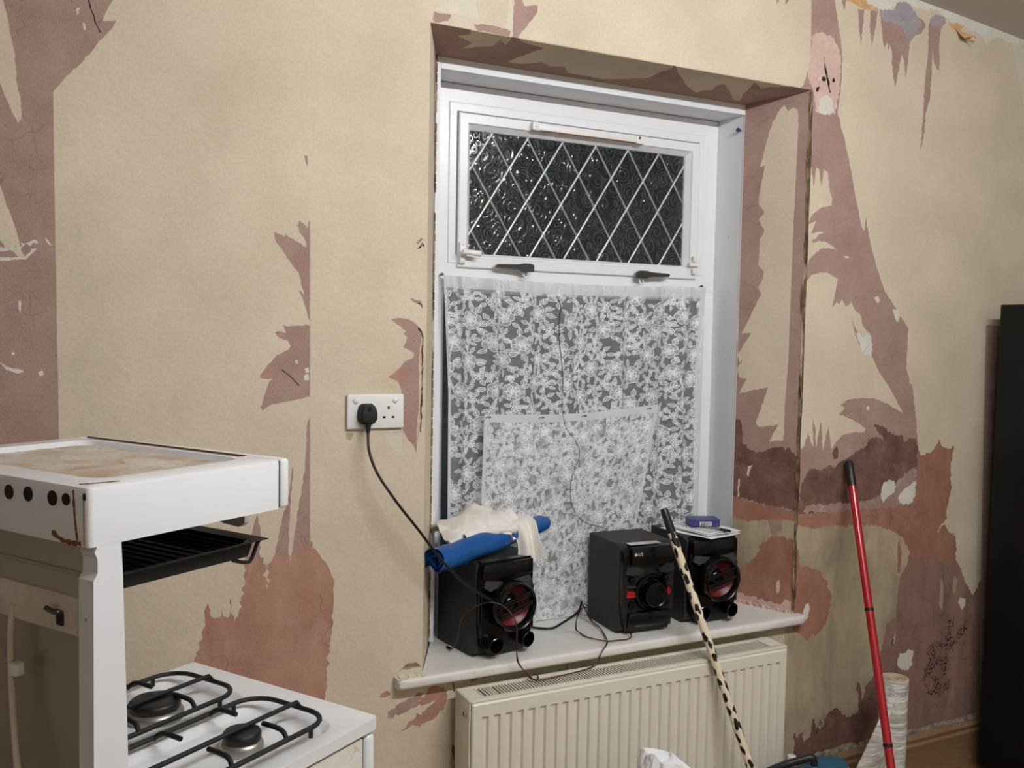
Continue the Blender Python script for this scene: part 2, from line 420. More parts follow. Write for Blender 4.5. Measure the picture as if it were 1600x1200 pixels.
# ------------------------------------------------------------------ outlines of the torn layers and one painted cabinet shadow, in metres on their own wall face
WALL_TEARS = [
 ('mauve',[(0.1315,2.239),(0.1225,2.224),(0.1161,2.21),(0.1097,2.191),(0.1376,2.197),(0.1325,2.185),(0.1158,2.162),(0.1031,2.148),(0.0841,2.117),(0.0466,2.071),(0.0158,2.033),(0.0133,2.027),(0.014,1.819),(0.0159,1.616),(0.0171,1.465),(0.0181,1.286),(0.0173,0.4174),(-0.5365,0.5453),(-0.499,2.224),(0.1384,2.348)]),
 ('cream',[(-0.0773,2.203),(-0.0696,2.166),(-0.063,2.128),(-0.0586,2.103),(-0.0555,2.064),(-0.0524,2.025),(-0.0468,1.999),(-0.0458,1.98),(-0.0472,1.96),(-0.0495,1.965),(-0.0508,1.956),(-0.0543,1.959),(-0.0646,1.978),(-0.0737,2.002),(-0.0805,2.021),(-0.085,2.034),(-0.1075,2.082),(-0.152,2.14),(-0.15,2.292),(-0.0796,2.306)]),
 ('cream',[(-0.0873,1.827),(-0.0828,1.811),(-0.0761,1.783),(-0.0647,1.753),(-0.059,1.734),(-0.0533,1.711),(-0.0476,1.688),(-0.0417,1.676),(-0.0501,1.674),(-0.0595,1.683),(-0.0653,1.69),(-0.0794,1.695),(-0.0886,1.712),(-0.1228,1.756),(-0.1564,1.805),(-0.1547,1.935)]),
 ('white',[(-0.0888,1.698),(-0.0818,1.696),(-0.0593,1.699),(-0.0198,1.708),(-0.0173,1.713),(-0.0509,1.709),(-0.0487,1.697),(-0.0653,1.693),(-0.0889,1.688)]),
 ('white',[(-0.089,1.676),(-0.0655,1.677),(-0.0441,1.678),(-0.0199,1.698),(-0.0333,1.683),(-0.0417,1.673),(-0.0655,1.672),(-0.0891,1.668)]),
 ('white',[(-0.0051,1.722),(0.0009,1.717),(0.0081,1.705),(0.002,1.708)]),
 ('white',[(0.0587,2.208),(0.0662,2.212),(0.0636,2.198),(0.0599,2.195)]),
 ('white',[(0.0709,2.182),(0.0758,2.18),(0.077,2.166),(0.0733,2.166)]),
 ('white',[(-0.0199,1.435),(-0.0126,1.441),(-0.009,1.431),(-0.0176,1.427)]),
 ('white',[(-0.0557,1.587),(-0.051,1.587),(-0.0512,1.56),(-0.0548,1.565)]),
 ('white',[(-0.0915,1.457),(-0.0798,1.449),(-0.0656,1.444),(-0.0465,1.438),(-0.0585,1.433),(-0.0798,1.441)]),
 ('white',[(-0.07,1.477),(-0.0652,1.479),(-0.0641,1.472),(-0.0688,1.472)]),
 ('mauve',[(0.4766,1.764),(0.4901,1.76),(0.5022,1.755),(0.5036,1.762),(0.5203,1.751),(0.5479,1.735),(0.5541,1.734),(0.5478,1.755),(0.537,1.766),(0.5339,1.779),(0.5278,1.785),(0.5339,1.786),(0.5353,1.795),(0.5461,1.789),(0.5553,1.779),(0.5583,1.796),(0.5614,1.796),(0.5628,1.56),(0.5597,1.561),(0.5518,1.59),(0.544,1.613),(0.5346,1.637),(0.5408,1.628),(0.5486,1.619),(0.5438,1.636),(0.5344,1.673),(0.5206,1.688),(0.5069,1.707),(0.4947,1.726),(0.4797,1.744)]),
 ('mauve',[(0.497,1.546),(0.5107,1.543),(0.5259,1.545),(0.5629,1.546),(0.5639,1.375),(0.5268,1.367),(0.4736,1.358),(0.4512,1.343),(0.4467,1.351),(0.4526,1.369),(0.4615,1.399),(0.4659,1.411),(0.4734,1.419),(0.4465,1.42),(0.445,1.426),(0.4583,1.444),(0.4837,1.475),(0.5109,1.487),(0.517,1.496),(0.5093,1.51),(0.4881,1.517),(0.479,1.529),(0.491,1.532),(0.5062,1.528),(0.5016,1.54)]),
 ('white',[(0.5279,1.463),(0.534,1.463),(0.534,1.455),(0.5294,1.455)]),
 ('white',[(0.5511,1.443),(0.5604,1.446),(0.562,1.433),(0.5527,1.433)]),
 ('white',[(0.5496,1.427),(0.5605,1.43),(0.5621,1.415),(0.5512,1.415)]),
 ('terracotta',[(0.4465,1.423),(0.4569,1.437),(0.4658,1.44),(0.4629,1.428),(0.4539,1.42)]),
 ('terracotta',[(0.4805,1.531),(0.5016,1.526),(0.5047,1.517),(0.4866,1.519)]),
 ('mauve',[(0.5467,1.949),(0.5544,1.95),(0.5561,1.921),(0.5514,1.93)]),
 ('mauve',[(0.5642,1.326),(0.566,1.022),(0.5692,1.014),(0.5663,0.9795),(0.5194,0.9839),(0.5269,1.03),(0.5345,1.077),(0.5389,1.115),(0.5449,1.157),(0.551,1.188),(0.5538,1.232),(0.5567,1.271),(0.5565,1.305)]),
 ('mauve',[(0.523,1.208),(0.5246,1.19),(0.5173,1.112),(0.516,1.058),(0.5148,0.9875),(0.4795,0.9908),(0.4855,1.021),(0.493,1.06),(0.502,1.098),(0.5156,1.143)]),
 ('mauve',[(0.4385,1.096),(0.4475,1.065),(0.4447,0.9863),(0.4105,0.9819),(0.4237,1.039)]),
 ('terracotta',[(0.4105,0.9865),(0.4447,0.9925),(0.4553,0.9899),(0.4615,0.9226),(0.4646,0.9129),(0.4674,0.9764),(0.4795,0.9939),(0.5147,0.9938),(0.5179,0.9747),(0.5209,0.9932),(0.5661,1.014),(0.5692,1.022),(0.5868,0.9887),(0.6077,0.9597),(0.6191,0.9345),(0.6274,0.9128),(0.6261,0.8696),(0.6204,0.7687),(0.6112,0.6891),(0.6052,0.6236),(0.5962,0.2837),(0.277,0.3574),(0.2974,0.762),(0.3017,0.7736),(0.3131,0.8099),(0.3203,0.8515),(0.3218,0.8846),(0.3275,0.8946),(0.3318,0.8652),(0.3404,0.8581),(0.3564,0.8592),(0.3593,0.8802),(0.3622,0.86),(0.3724,0.8557),(0.3782,0.9009),(0.3812,0.8623),(0.3886,0.8429),(0.3959,0.8636),(0.4032,0.895),(0.4076,0.9514)]),
 ('mauve',[(0.7663,1.566),(0.7916,1.57),(0.8172,1.565),(0.8345,1.554),(0.8503,1.538),(0.8522,1.53),(0.8441,1.485),(0.8435,1.403),(0.8543,1.37),(0.8497,1.329),(0.8416,1.28),(0.8403,1.247),(0.8388,1.228),(0.8317,1.244),(0.8159,1.261),(0.8018,1.286),(0.8027,1.355),(0.7937,1.395),(0.785,1.412),(0.7612,1.421),(0.7914,1.444),(0.8048,1.46),(0.827,1.47),(0.8303,1.481),(0.8113,1.492),(0.7992,1.497),(0.8076,1.509),(0.8109,1.522),(0.8006,1.53),(0.8073,1.538),(0.7833,1.553)]),
 ('terracotta',[(0.7612,1.421),(0.7914,1.439),(0.8051,1.436),(0.8087,1.42),(0.7953,1.403),(0.785,1.412)]),
 ('pinkplaster',[(0.8441,1.485),(0.849,1.509),(0.853,1.468),(0.8478,1.337),(0.8419,1.255),(0.8385,1.256),(0.8443,1.337)]),
 ('mauve',[(0.8165,1.622),(0.8337,1.616),(0.8458,1.615),(0.8494,1.605),(0.8373,1.606),(0.8252,1.611)]),
 ('mauve',[(0.8319,1.759),(0.8386,1.768),(0.8454,1.774),(0.8524,1.77),(0.8455,1.765),(0.837,1.756)]),
 ('dirty',[(0.6552,1.284),(0.6731,1.284),(0.6667,1.265),(0.6553,1.269)]),
 ('pale',[(0.7527,1.278),(0.8002,1.281),(0.8025,1.232),(0.8094,1.226),(0.7992,1.219),(0.7733,1.242)]),
 ('terracotta',[(0.9041,0.6108),(0.9278,0.6036),(0.9355,0.5765),(0.9269,0.5434),(0.8928,0.5182),(0.8518,0.5083),(0.8393,0.5156),(0.8218,0.5051),(0.7957,0.4962),(0.8182,0.5108),(0.8339,0.5268),(0.8655,0.5452),(0.8922,0.5612),(0.9011,0.5701),(0.8778,0.5636),(0.837,0.5585),(0.8509,0.5732),(0.8739,0.5899),(0.8826,0.6056)]),
 ('graypink',[(0.769,0.5599),(0.7982,0.5769),(0.8331,0.588),(0.8684,0.5993),(0.8545,0.576),(0.8387,0.5599),(0.823,0.5524),(0.7986,0.5464),(0.7692,0.5448)]),
 ('terracotta',[(0.7464,0.6005),(0.7514,0.6114),(0.7718,0.6198),(0.7806,0.6067),(0.7635,0.5994)]),
 ('pale',[(0.7666,0.624),(0.7803,0.6335),(0.7978,0.614),(0.7945,0.6011),(0.7806,0.6033),(0.7702,0.615)]),
 ('damp',[(0.9541,0.4466),(0.9637,0.4185),(0.9654,0.1984),(0.9542,0.201),(0.9567,0.3936),(0.9508,0.421)]),
 ('embossed',[(1.025,0.6619),(2.151,0.6681),(2.186,-0.0835),(1.034,0.1827)]),
 ('terracotta',[(0.9977,0.6171),(1.011,0.6291),(1.024,0.6341),(1.024,0.606),(1.002,0.6025)]),
 ('terracotta',[(1.033,0.6257),(1.077,0.6297),(1.106,0.6254),(1.091,0.6117),(1.034,0.6081)]),
 ('mauve',[(1.089,2.534),(1.115,2.539),(1.119,2.409),(1.125,2.394),(1.165,2.402),(1.164,2.384),(1.147,2.361),(1.129,2.337),(1.114,2.32),(1.107,2.309),(1.091,2.309),(1.095,2.405)]),
 ('pale',[(0.8702,2.343),(0.9098,2.364),(0.9373,2.505),(0.978,2.513),(0.9894,2.371),(0.9989,2.34),(0.9453,2.341),(0.8927,2.342)]),
 ('pale',[(1.074,2.531),(1.091,2.535),(1.093,2.328),(1.074,2.33),(1.081,2.386)]),
 ('mauve',[(0.872,2.338),(0.8928,2.336),(0.9189,2.337),(0.9104,2.321),(0.8759,2.311),(0.8689,2.319)]),
 ('mauve',[(0.9812,2.325),(1.026,2.329),(1.072,2.328),(1.087,2.322),(1.082,2.308),(1.036,2.311),(0.9905,2.31)]),
 ('mauve',[(2.114,2.735),(2.209,2.754),(2.217,2.599),(2.231,2.542),(2.248,2.485),(2.259,2.427),(2.259,2.367),(2.254,2.306),(2.246,2.255),(2.261,2.217),(2.283,2.169),(2.3,2.12),(2.317,2.071),(2.337,2.001),(2.358,1.937),(2.374,1.897),(2.383,1.889),(2.389,1.939),(2.4,1.892),(2.414,1.847),(2.448,1.77),(2.487,1.698),(2.529,1.656),(2.567,1.615),(2.606,1.579),(2.605,1.496),(2.605,1.438),(2.627,1.387),(2.636,1.387),(2.654,1.306),(2.667,1.239),(2.678,1.166),(2.69,0.9646),(2.151,0.9598),(2.097,0.9638),(2.076,1.99),(2.088,2.305),(2.107,2.337),(2.116,2.367),(2.123,2.397),(2.125,2.466)]),
 ('cream',[(2.112,2.068),(2.146,2.071),(2.158,2.005),(2.165,2.073),(2.176,2.07),(2.189,2.015),(2.197,2.072),(2.214,2.062),(2.226,2.002),(2.237,1.983),(2.236,1.961),(2.19,1.949),(2.151,1.922),(2.136,1.891),(2.173,1.908),(2.154,1.867),(2.183,1.874),(2.215,1.876),(2.189,1.867),(2.155,1.839),(2.209,1.846),(2.245,1.834),(2.265,1.821),(2.232,1.825),(2.196,1.821),(2.157,1.792),(2.14,1.766),(2.134,1.715),(2.102,1.714),(2.102,1.992)]),
 ('cream',[(2.134,1.707),(2.16,1.736),(2.2,1.748),(2.241,1.742),(2.275,1.729),(2.266,1.69),(2.255,1.638),(2.274,1.655),(2.285,1.647),(2.296,1.664),(2.317,1.642),(2.338,1.657),(2.357,1.63),(2.381,1.616),(2.391,1.585),(2.406,1.569),(2.424,1.558),(2.438,1.527),(2.44,1.482),(2.473,1.431),(2.517,1.388),(2.553,1.345),(2.599,1.287),(2.564,1.301),(2.518,1.324),(2.457,1.342),(2.398,1.343),(2.341,1.339),(2.302,1.319),(2.328,1.312),(2.301,1.292),(2.359,1.274),(2.394,1.258),(2.424,1.24),(2.419,1.23),(2.367,1.229),(2.324,1.224),(2.297,1.204),(2.275,1.178),(2.265,1.224),(2.257,1.256),(2.248,1.214),(2.237,1.173),(2.231,1.225),(2.224,1.267),(2.215,1.226),(2.208,1.18),(2.203,1.247),(2.187,1.29),(2.193,1.226),(2.195,1.185),(2.17,1.238),(2.156,1.193),(2.135,1.177),(2.088,1.149),(2.094,1.593)]),
 ('mauve',[(2.338,1.615),(2.35,1.589),(2.373,1.553),(2.398,1.505),(2.386,1.51),(2.361,1.549)]),
 ('white',[(2.361,1.557),(2.387,1.554),(2.399,1.541),(2.424,1.56),(2.438,1.527),(2.437,1.495),(2.441,1.48),(2.411,1.482),(2.389,1.505),(2.374,1.532)]),
 ('white',[(2.53,1.639),(2.551,1.638),(2.564,1.614),(2.553,1.595),(2.54,1.61)]),
 ('white',[(2.441,1.675),(2.459,1.68),(2.469,1.665),(2.457,1.656)]),
 ('white',[(2.297,1.804),(2.314,1.805),(2.322,1.801),(2.306,1.796)]),
 ('white',[(2.423,1.31),(2.432,1.317),(2.441,1.308),(2.433,1.3)]),
 ('damp',[(2.149,1.053),(2.161,1.087),(2.171,1.103),(2.184,1.115),(2.209,1.118),(2.231,1.109),(2.267,1.126),(2.295,1.118),(2.314,1.134),(2.357,1.149),(2.422,1.176),(2.45,1.207),(2.479,1.212),(2.51,1.201),(2.484,1.228),(2.462,1.252),(2.483,1.253),(2.507,1.246),(2.538,1.228),(2.57,1.214),(2.597,1.215),(2.608,1.186),(2.632,1.203),(2.67,1.199),(2.678,1.166),(2.677,1.077),(2.679,0.9989),(2.662,0.9665),(2.584,0.9674),(2.508,0.9661),(2.389,0.9722),(2.289,0.9708),(2.142,0.9729)]),
 ('damp',[(2.279,1.165),(2.289,1.181),(2.3,1.187),(2.307,1.168),(2.305,1.147),(2.288,1.144)]),
 ('graypink',[(2.161,0.9798),(2.182,0.9992),(2.287,1),(2.432,0.9973),(2.505,1.01),(2.55,1.029),(2.594,1.064),(2.639,1.09),(2.675,1.104),(2.679,0.9989),(2.662,0.9665),(2.584,0.9652),(2.508,0.9639),(2.389,0.97),(2.289,0.9686)]),
 ('white',[(2.51,1.031),(2.518,1.053),(2.542,1.062),(2.57,1.056),(2.58,1.038),(2.569,1.017),(2.536,1.001),(2.522,0.987),(2.512,0.9985)]),
 ('white',[(2.592,0.9934),(2.618,1.025),(2.657,1.045),(2.675,1.05),(2.675,0.9991),(2.658,0.9779),(2.624,0.9736),(2.598,0.9819)]),
 ('dirty',[(2.123,0.9701),(2.662,0.9554),(2.724,-0.0677),(2.124,0.0591),(2.1,0.6013),(2.125,0.6398)]),
 ('ruddy',[(2.123,0.9701),(2.289,0.9708),(2.389,0.97),(2.584,0.9674),(2.662,0.9665),(2.679,0.9989),(2.678,1.166),(2.689,1.143),(2.73,1.148),(2.761,1.158),(2.776,1.18),(2.785,1.198),(2.796,1.168),(2.827,1.155),(2.859,1.165),(2.858,1.131),(2.847,1.091),(2.85,1.045),(2.858,1.022),(2.845,0.977),(2.833,0.9046),(2.802,0.8773),(2.796,0.8618),(2.824,0.8939),(2.853,0.8573),(2.883,0.8548),(2.896,0.8122),(2.892,0.7732),(2.922,0.7239),(2.934,0.6456),(2.6,0.6819),(2.658,0.7207),(2.649,0.762),(2.659,0.7991),(2.645,0.8295),(2.621,0.8583),(2.573,0.8844),(2.511,0.9069),(2.451,0.9181),(2.392,0.9205),(2.291,0.9261),(2.207,0.9222),(2.179,0.9286),(2.144,0.9397),(2.119,0.9415)]),
 ('ruddy',[(2.598,0.838),(2.606,0.8529),(2.621,0.8026),(2.616,0.7361),(2.603,0.7374)]),
 ('stain',[(2.649,0.762),(2.72,0.7822),(2.82,0.7546),(2.922,0.7239),(2.945,0.6795),(2.997,0.6151),(3.045,0.681),(3.134,0.6718),(3.176,0.0833),(2.547,0.1057),(2.53,0.4007),(2.537,0.4556),(2.551,0.5273),(2.561,0.5639),(2.603,0.5809),(2.605,0.6591),(2.62,0.7246)]),
 ('dirty',[(2.823,0.7037),(2.838,0.6676),(2.838,0.5752),(2.82,0.6005)]),
 ('dirty',[(2.89,0.6969),(2.911,0.6831),(2.901,0.6259),(2.887,0.6391)]),
 ('mold',[(2.873,0.536),(2.907,0.5436),(2.969,0.5288),(2.978,0.4875),(2.907,0.4382),(2.899,0.3453),(2.896,0.2869),(2.851,0.2637),(2.784,0.2815),(2.755,0.3325),(2.752,0.379),(2.776,0.3984),(2.76,0.4468),(2.804,0.4754),(2.855,0.4569)]),
 ('white',[(2.621,0.4323),(2.63,0.4492),(2.661,0.4493),(2.676,0.4608),(2.699,0.4508),(2.695,0.4102),(2.675,0.3836),(2.642,0.3953),(2.623,0.4095)]),
 ('white',[(2.917,0.5961),(2.929,0.6158),(2.957,0.6079),(2.958,0.5843),(2.942,0.5674),(2.927,0.5879)]),
 ('ruddy',[(2.114,0.88),(2.15,0.8561),(2.158,0.8053),(2.183,0.8029),(2.236,0.7829),(2.278,0.7384),(2.3,0.689),(2.295,0.6275),(2.266,0.5841),(2.236,0.5645),(2.224,0.5724),(2.195,0.553),(2.174,0.5769),(2.141,0.5897),(2.124,0.6713)]),
 ('white',[(2.177,0.644),(2.186,0.6745),(2.2,0.6792),(2.206,0.6573),(2.199,0.6307),(2.173,0.6087),(2.167,0.62)]),
 ('damp',[(2.156,0.2554),(2.174,0.2373),(2.19,0.2515),(2.202,0.2192),(2.229,0.2314),(2.237,0.301),(2.26,0.2344),(2.281,0.2653),(2.308,0.2997),(2.342,0.307),(2.373,0.2777),(2.403,0.2638),(2.441,0.2772),(2.441,0.3258),(2.426,0.3834),(2.445,0.3739),(2.46,0.3117),(2.472,0.3607),(2.501,0.3829),(2.529,0.4232),(2.548,0.0829),(2.161,0.1585)]),
 ('pinkplaster',[(2.127,2.476),(2.171,2.493),(2.212,2.483),(2.235,2.463),(2.253,2.426),(2.254,2.366),(2.246,2.296),(2.238,2.248),(2.197,2.24),(2.157,2.245),(2.146,2.293),(2.14,2.312),(2.117,2.352),(2.123,2.397)]),
 ('white',[(2.168,2.286),(2.194,2.303),(2.222,2.292),(2.232,2.254),(2.197,2.242),(2.165,2.246)]),
 ('hole',[(2.175,2.354),(2.186,2.359),(2.195,2.35),(2.187,2.341),(2.176,2.344)]),
 ('hole',[(2.219,2.354),(2.229,2.359),(2.233,2.349),(2.222,2.344)]),
 ('hole',[(2.153,2.319),(2.169,2.325),(2.162,2.308),(2.154,2.307)]),
 ('hole',[(2.18,2.416),(2.183,2.416),(2.193,2.382),(2.205,2.35),(2.216,2.311),(2.21,2.311),(2.197,2.347),(2.185,2.381)]),
 ('tan',[(2.247,2.761),(2.397,2.79),(2.416,2.602),(2.345,2.588),(2.317,2.596),(2.283,2.604),(2.255,2.605)]),
 ('mauve',[(2.317,2.588),(2.345,2.588),(2.342,2.54),(2.337,2.471),(2.326,2.527)]),
 ('mauve',[(2.371,2.591),(2.405,2.596),(2.401,2.559),(2.385,2.476),(2.374,2.535)]),
 ('mauve',[(2.416,2.596),(2.488,2.612),(2.609,2.603),(2.628,2.586),(2.611,2.558),(2.582,2.547),(2.559,2.523),(2.555,2.491),(2.545,2.396),(2.533,2.456),(2.52,2.475),(2.513,2.433),(2.497,2.358),(2.482,2.418),(2.475,2.479),(2.465,2.498),(2.461,2.477),(2.453,2.506),(2.443,2.484),(2.436,2.494),(2.424,2.553)]),
 ('mauve',[(2.648,2.61),(2.669,2.628),(2.715,2.629),(2.723,2.611),(2.702,2.587),(2.696,2.533),(2.703,2.481),(2.702,2.449),(2.689,2.451),(2.672,2.477),(2.666,2.518),(2.666,2.423),(2.664,2.348),(2.643,2.293),(2.637,2.196),(2.626,2.163),(2.631,2.238),(2.634,2.334),(2.634,2.397),(2.645,2.504),(2.641,2.577)]),
 ('graypink',[(2.632,2.27),(2.647,2.282),(2.642,2.218),(2.631,2.196)]),
 ('white',[(2.355,2.662),(2.655,2.841),(3.271,2.689),(3.509,2.562),(3.509,2.562),(3.281,2.571),(3.135,2.595),(3.1,2.585),(3.047,2.595),(2.995,2.605),(2.962,2.591),(2.931,2.564),(2.919,2.589),(2.895,2.596),(2.868,2.607),(2.839,2.602),(2.812,2.619),(2.764,2.616),(2.716,2.627),(2.668,2.644),(2.607,2.636),(2.576,2.639),(2.487,2.624),(2.416,2.6),(2.358,2.613)]),
 ('grayblue',[(2.413,2.598),(2.479,2.611),(2.487,2.629),(2.525,2.645),(2.552,2.64),(2.587,2.61),(2.609,2.593),(2.581,2.553),(2.552,2.532),(2.514,2.567),(2.476,2.571),(2.432,2.57)]),
 ('grayblue',[(2.648,2.61),(2.669,2.628),(2.715,2.629),(2.723,2.616),(2.696,2.592),(2.656,2.586)]),
 ('tan',[(2.732,2.611),(2.78,2.618),(2.812,2.611),(2.797,2.598),(2.759,2.594)]),
 ('mauve',[(1.969,2.707),(1.997,2.712),(1.993,2.56),(1.982,2.543)]),
 ('mauve',[(2.004,2.714),(2.055,2.724),(2.039,2.577),(2.017,2.549)]),
 ('mauve',[(2.24,2.642),(2.261,2.646),(2.266,2.607),(2.26,2.57),(2.248,2.594)]),
 ('pale',[(3.065,2.595),(3.135,2.588),(3.509,2.562),(3.589,1.626),(3.337,1.858),(3.2,2.198),(3.137,2.419)]),
 ('mauve',[(2.998,1.595),(3.21,1.594),(3.325,0.0818),(3.064,0.1518),(3.025,0.9184)])]  # last patch: the tall cabinet's shadow on the wall, painted in as mauve
REVEAL_TEARS = [
 ('cream',[(0.101,2.266),(0.0885,2.276),(0.0749,2.255),(0.0583,2.264),(0.0432,2.254),(0.0404,2.178),(0.0436,1.978),(0.0449,1.898),(0.046,1.696),(0.0464,1.471),(0.0533,1.306),(0.054,1.207),(0.1019,1.199),(0.071,1.256),(0.1082,1.25),(0.1414,1.244),(0.1509,1.258),(0.1325,1.307),(0.1226,1.344),(0.1126,1.375),(0.1682,1.362),(0.2135,1.349),(0.1985,1.382),(0.1877,1.399),(0.213,1.402),(0.2232,1.429),(0.206,1.466),(0.2124,1.451),(0.2248,1.476),(0.1921,1.526),(0.1771,1.551),(0.2111,1.547),(0.1876,1.593),(0.1624,1.646),(0.1456,1.677),(0.1575,1.698),(0.147,1.718),(0.1392,1.749),(0.16,1.77),(0.157,1.812),(0.1585,1.853),(0.1419,1.885),(0.163,1.918),(0.1439,1.941),(0.1648,1.967),(0.1655,1.988),(0.1583,2.037),(0.1471,2.093),(0.1645,2.087),(0.1453,2.167),(0.1257,2.229)]),
 ('damp',[(0.2686,1.249),(0.234,1.268),(0.2058,1.26),(0.1953,1.222),(0.1964,1.19),(0.1797,1.17),(0.1498,1.16),(0.1054,1.173),(0.0619,1.186),(0.0293,1.181),(0.0115,1.162),(-0.0249,1.149),(-0.0313,0.9757),(0.033,0.9873),(0.0988,0.9888),(0.1667,0.9967),(0.2605,1.01)]),
 ('cream',[(0.173,1.111),(0.155,1.117),(0.1637,1.104),(0.1696,1.077),(0.1766,1.081)]),
 ('cream',[(0.206,1.065),(0.2014,1.065),(0.2016,1.005),(0.2085,1.004)]),
 ('ruddy',[(0.2606,1.015),(0.1667,0.9967),(0.0988,0.9888),(-0.0311,0.9818),(-0.0323,0.9491),(0.0425,0.9505),(0.0972,0.9426),(0.1643,0.9263),(0.2106,0.9303),(0.2583,0.9453)]),
 ('dirty',[(0.2821,0.9419),(0.2106,0.9303),(0.1643,0.9263),(0.0972,0.9426),(0.0425,0.9505),(-0.0323,0.9491),(-0.0462,0.5757),(0.2673,0.503)]),
 ('graypink',[(0.0972,0.9426),(0.049,0.9496),(0.0475,0.908),(0.0585,0.9105),(0.0666,0.8924),(0.0843,0.8938)]),
 ('ruddy',[(0.2751,0.734),(0.1931,0.7599),(0.1709,0.7855),(0.1375,0.8128),(0.1166,0.859),(0.0842,0.8896),(0.0406,0.8965),(-0.0348,0.8837),(-0.0447,0.6169),(0.0306,0.6212),(0.2725,0.6571)]),
 ('pinkplaster',[(0.2734,0.6835),(0.2021,0.6821),(0.1442,0.6784),(0.0875,0.6728),(0.0476,0.6704),(0.031,0.6927),(0.0005,0.6864),(-0.042,0.6889),(-0.0462,0.5757),(0.2702,0.5911)]),
 ('cream',[(0.0592,0.7462),(0.0506,0.752),(0.0475,0.7273),(0.0533,0.7051),(0.0601,0.7101)])]
SOFFIT_TEARS = [
 ('cream',[(1.076,-0.0736),(1.571,-0.0501),(1.613,0.0074),(1.613,0.0296),(1.604,0.0567),(1.601,0.1167),(1.487,0.1779),(1.414,0.1741),(1.362,0.1736),(1.325,0.1329),(1.285,0.1505),(1.252,0.1269),(1.199,0.1662),(1.162,0.1659),(1.188,0.076),(1.208,0.032),(1.151,0.0229),(1.118,0.0084)]),
 ('cream',[(1.571,-0.0501),(1.659,0.0443),(1.731,0.1088),(1.781,0.1436),(1.817,0.1672),(1.826,0.1373),(1.849,0.127),(1.832,0.0836),(1.846,0.065),(1.903,0.1102),(1.972,0.1743),(2,0.1762),(1.961,0.1117),(1.943,0.0673),(1.921,0.0138),(1.98,0.0514),(1.99,0.0342),(2.088,-0.021),(2.036,-0.0847)]),
 ('cream',[(0.9462,-0.059),(1.059,-0.0657),(1.09,-0.0027),(1.1,0.055),(1.072,0.0288),(1.072,0.0769),(1.035,0.0982),(1.004,0.1265),(1.014,0.0733),(0.9936,0.0681),(0.9587,0.0507),(0.9838,0.0212)])]

# ================================================================== THE ROOM
XL, XR, YB, ZC = -1.55, 3.62, -3.3, 2.72
HOLE = (.862, 2.137, .622, 2.31)       # window opening in the face of the wall
INN = (.962, 2.052, .622, 2.295)       # the same opening where the white lining starts, 21 cm in

def make_wall():
    x0, x1, z0, z1 = HOLE; a0, a1, c0, c1 = INN; T = .46
    v = [(XL,0,0),(XR,0,0),(XR,0,ZC),(XL,0,ZC), (x0,0,z0),(x1,0,z0),(x1,0,z1),(x0,0,z1),
         (a0,.21,c0),(a1,.21,c0),(a1,.21,c1),(a0,.21,c1), (a0,T,c0),(a1,T,c0),(a1,T,c1),(a0,T,c1),
         (XL,T,0),(XR,T,0),(XR,T,ZC),(XL,T,ZC)]
    f = [(0,1,5,4),(1,2,6,5),(2,3,7,6),(3,0,4,7),(4,5,9,8),(5,6,10,9),(6,7,11,10),(7,4,8,11),
         (8,9,13,12),(9,10,14,13),(10,11,15,14),(11,8,12,15),
         (16,17,13,12),(17,18,14,13),(18,19,15,14),(19,16,12,15),(0,1,17,16),(1,2,18,17),(2,3,19,18),(3,0,16,19)]
    m = MB().add(v, f)
    return tag(m.build('wall_back', 'plain_wall', smooth=0), 'back wall with torn cream wallpaper over mauve backing and bare plaster', kind='structure')
wall = make_wall()

def roughen(poly, amp, step, soft=False):
    out = []
    if soft: amp, step = amp*2.6, step*.75          # crumbling plaster edges
    for i, a in enumerate(poly):
        b = poly[(i+1) % len(poly)]; a = Vector(a); b = Vector(b); d = b-a; L = d.length
        out.append(a)
        if L < step*1.2 or (abs(d.x) < .022 and L > .13) or L > .45: continue     # cut seams stay straight
        k = max(2, min(12, int(L/step))); nrm = Vector((-d.y, d.x)).normalized()
        for j in range(1, k):
            out.append(a+d*(j/k)+nrm*rnd.gauss(0, amp)*min(1, L/.03))
    return out

LAYER_H = dict(cream=.0013, dirty=.0012, pale=.0009, embossed=.0012, mauve=.0007, terracotta=.0004, ruddy=.0004, damp=.0005, graypink=.00045,
               stain=.0004, pinkplaster=.0006, white=.0009, grayblue=.0006, tan=.0009, hole=.00005, mold=.00045)
LAYER_NAME = dict(cream='wallpaper_strip', dirty='dirty_wallpaper', pale='pale_paper_patch', embossed='embossed_lining_paper', mauve='backing_paper_and_shade_patch',
                  terracotta='bare_plaster_patch', ruddy='ruddy_plaster_patch', damp='damp_patch', graypink='faded_plaster_patch', stain='stained_plaster_patch', pinkplaster='pink_plaster_patch',
                  white='filler_patch', grayblue='peeling_paint_patch', tan='tan_paper_scrap', hole='plaster_hole', mold='mould_patch')

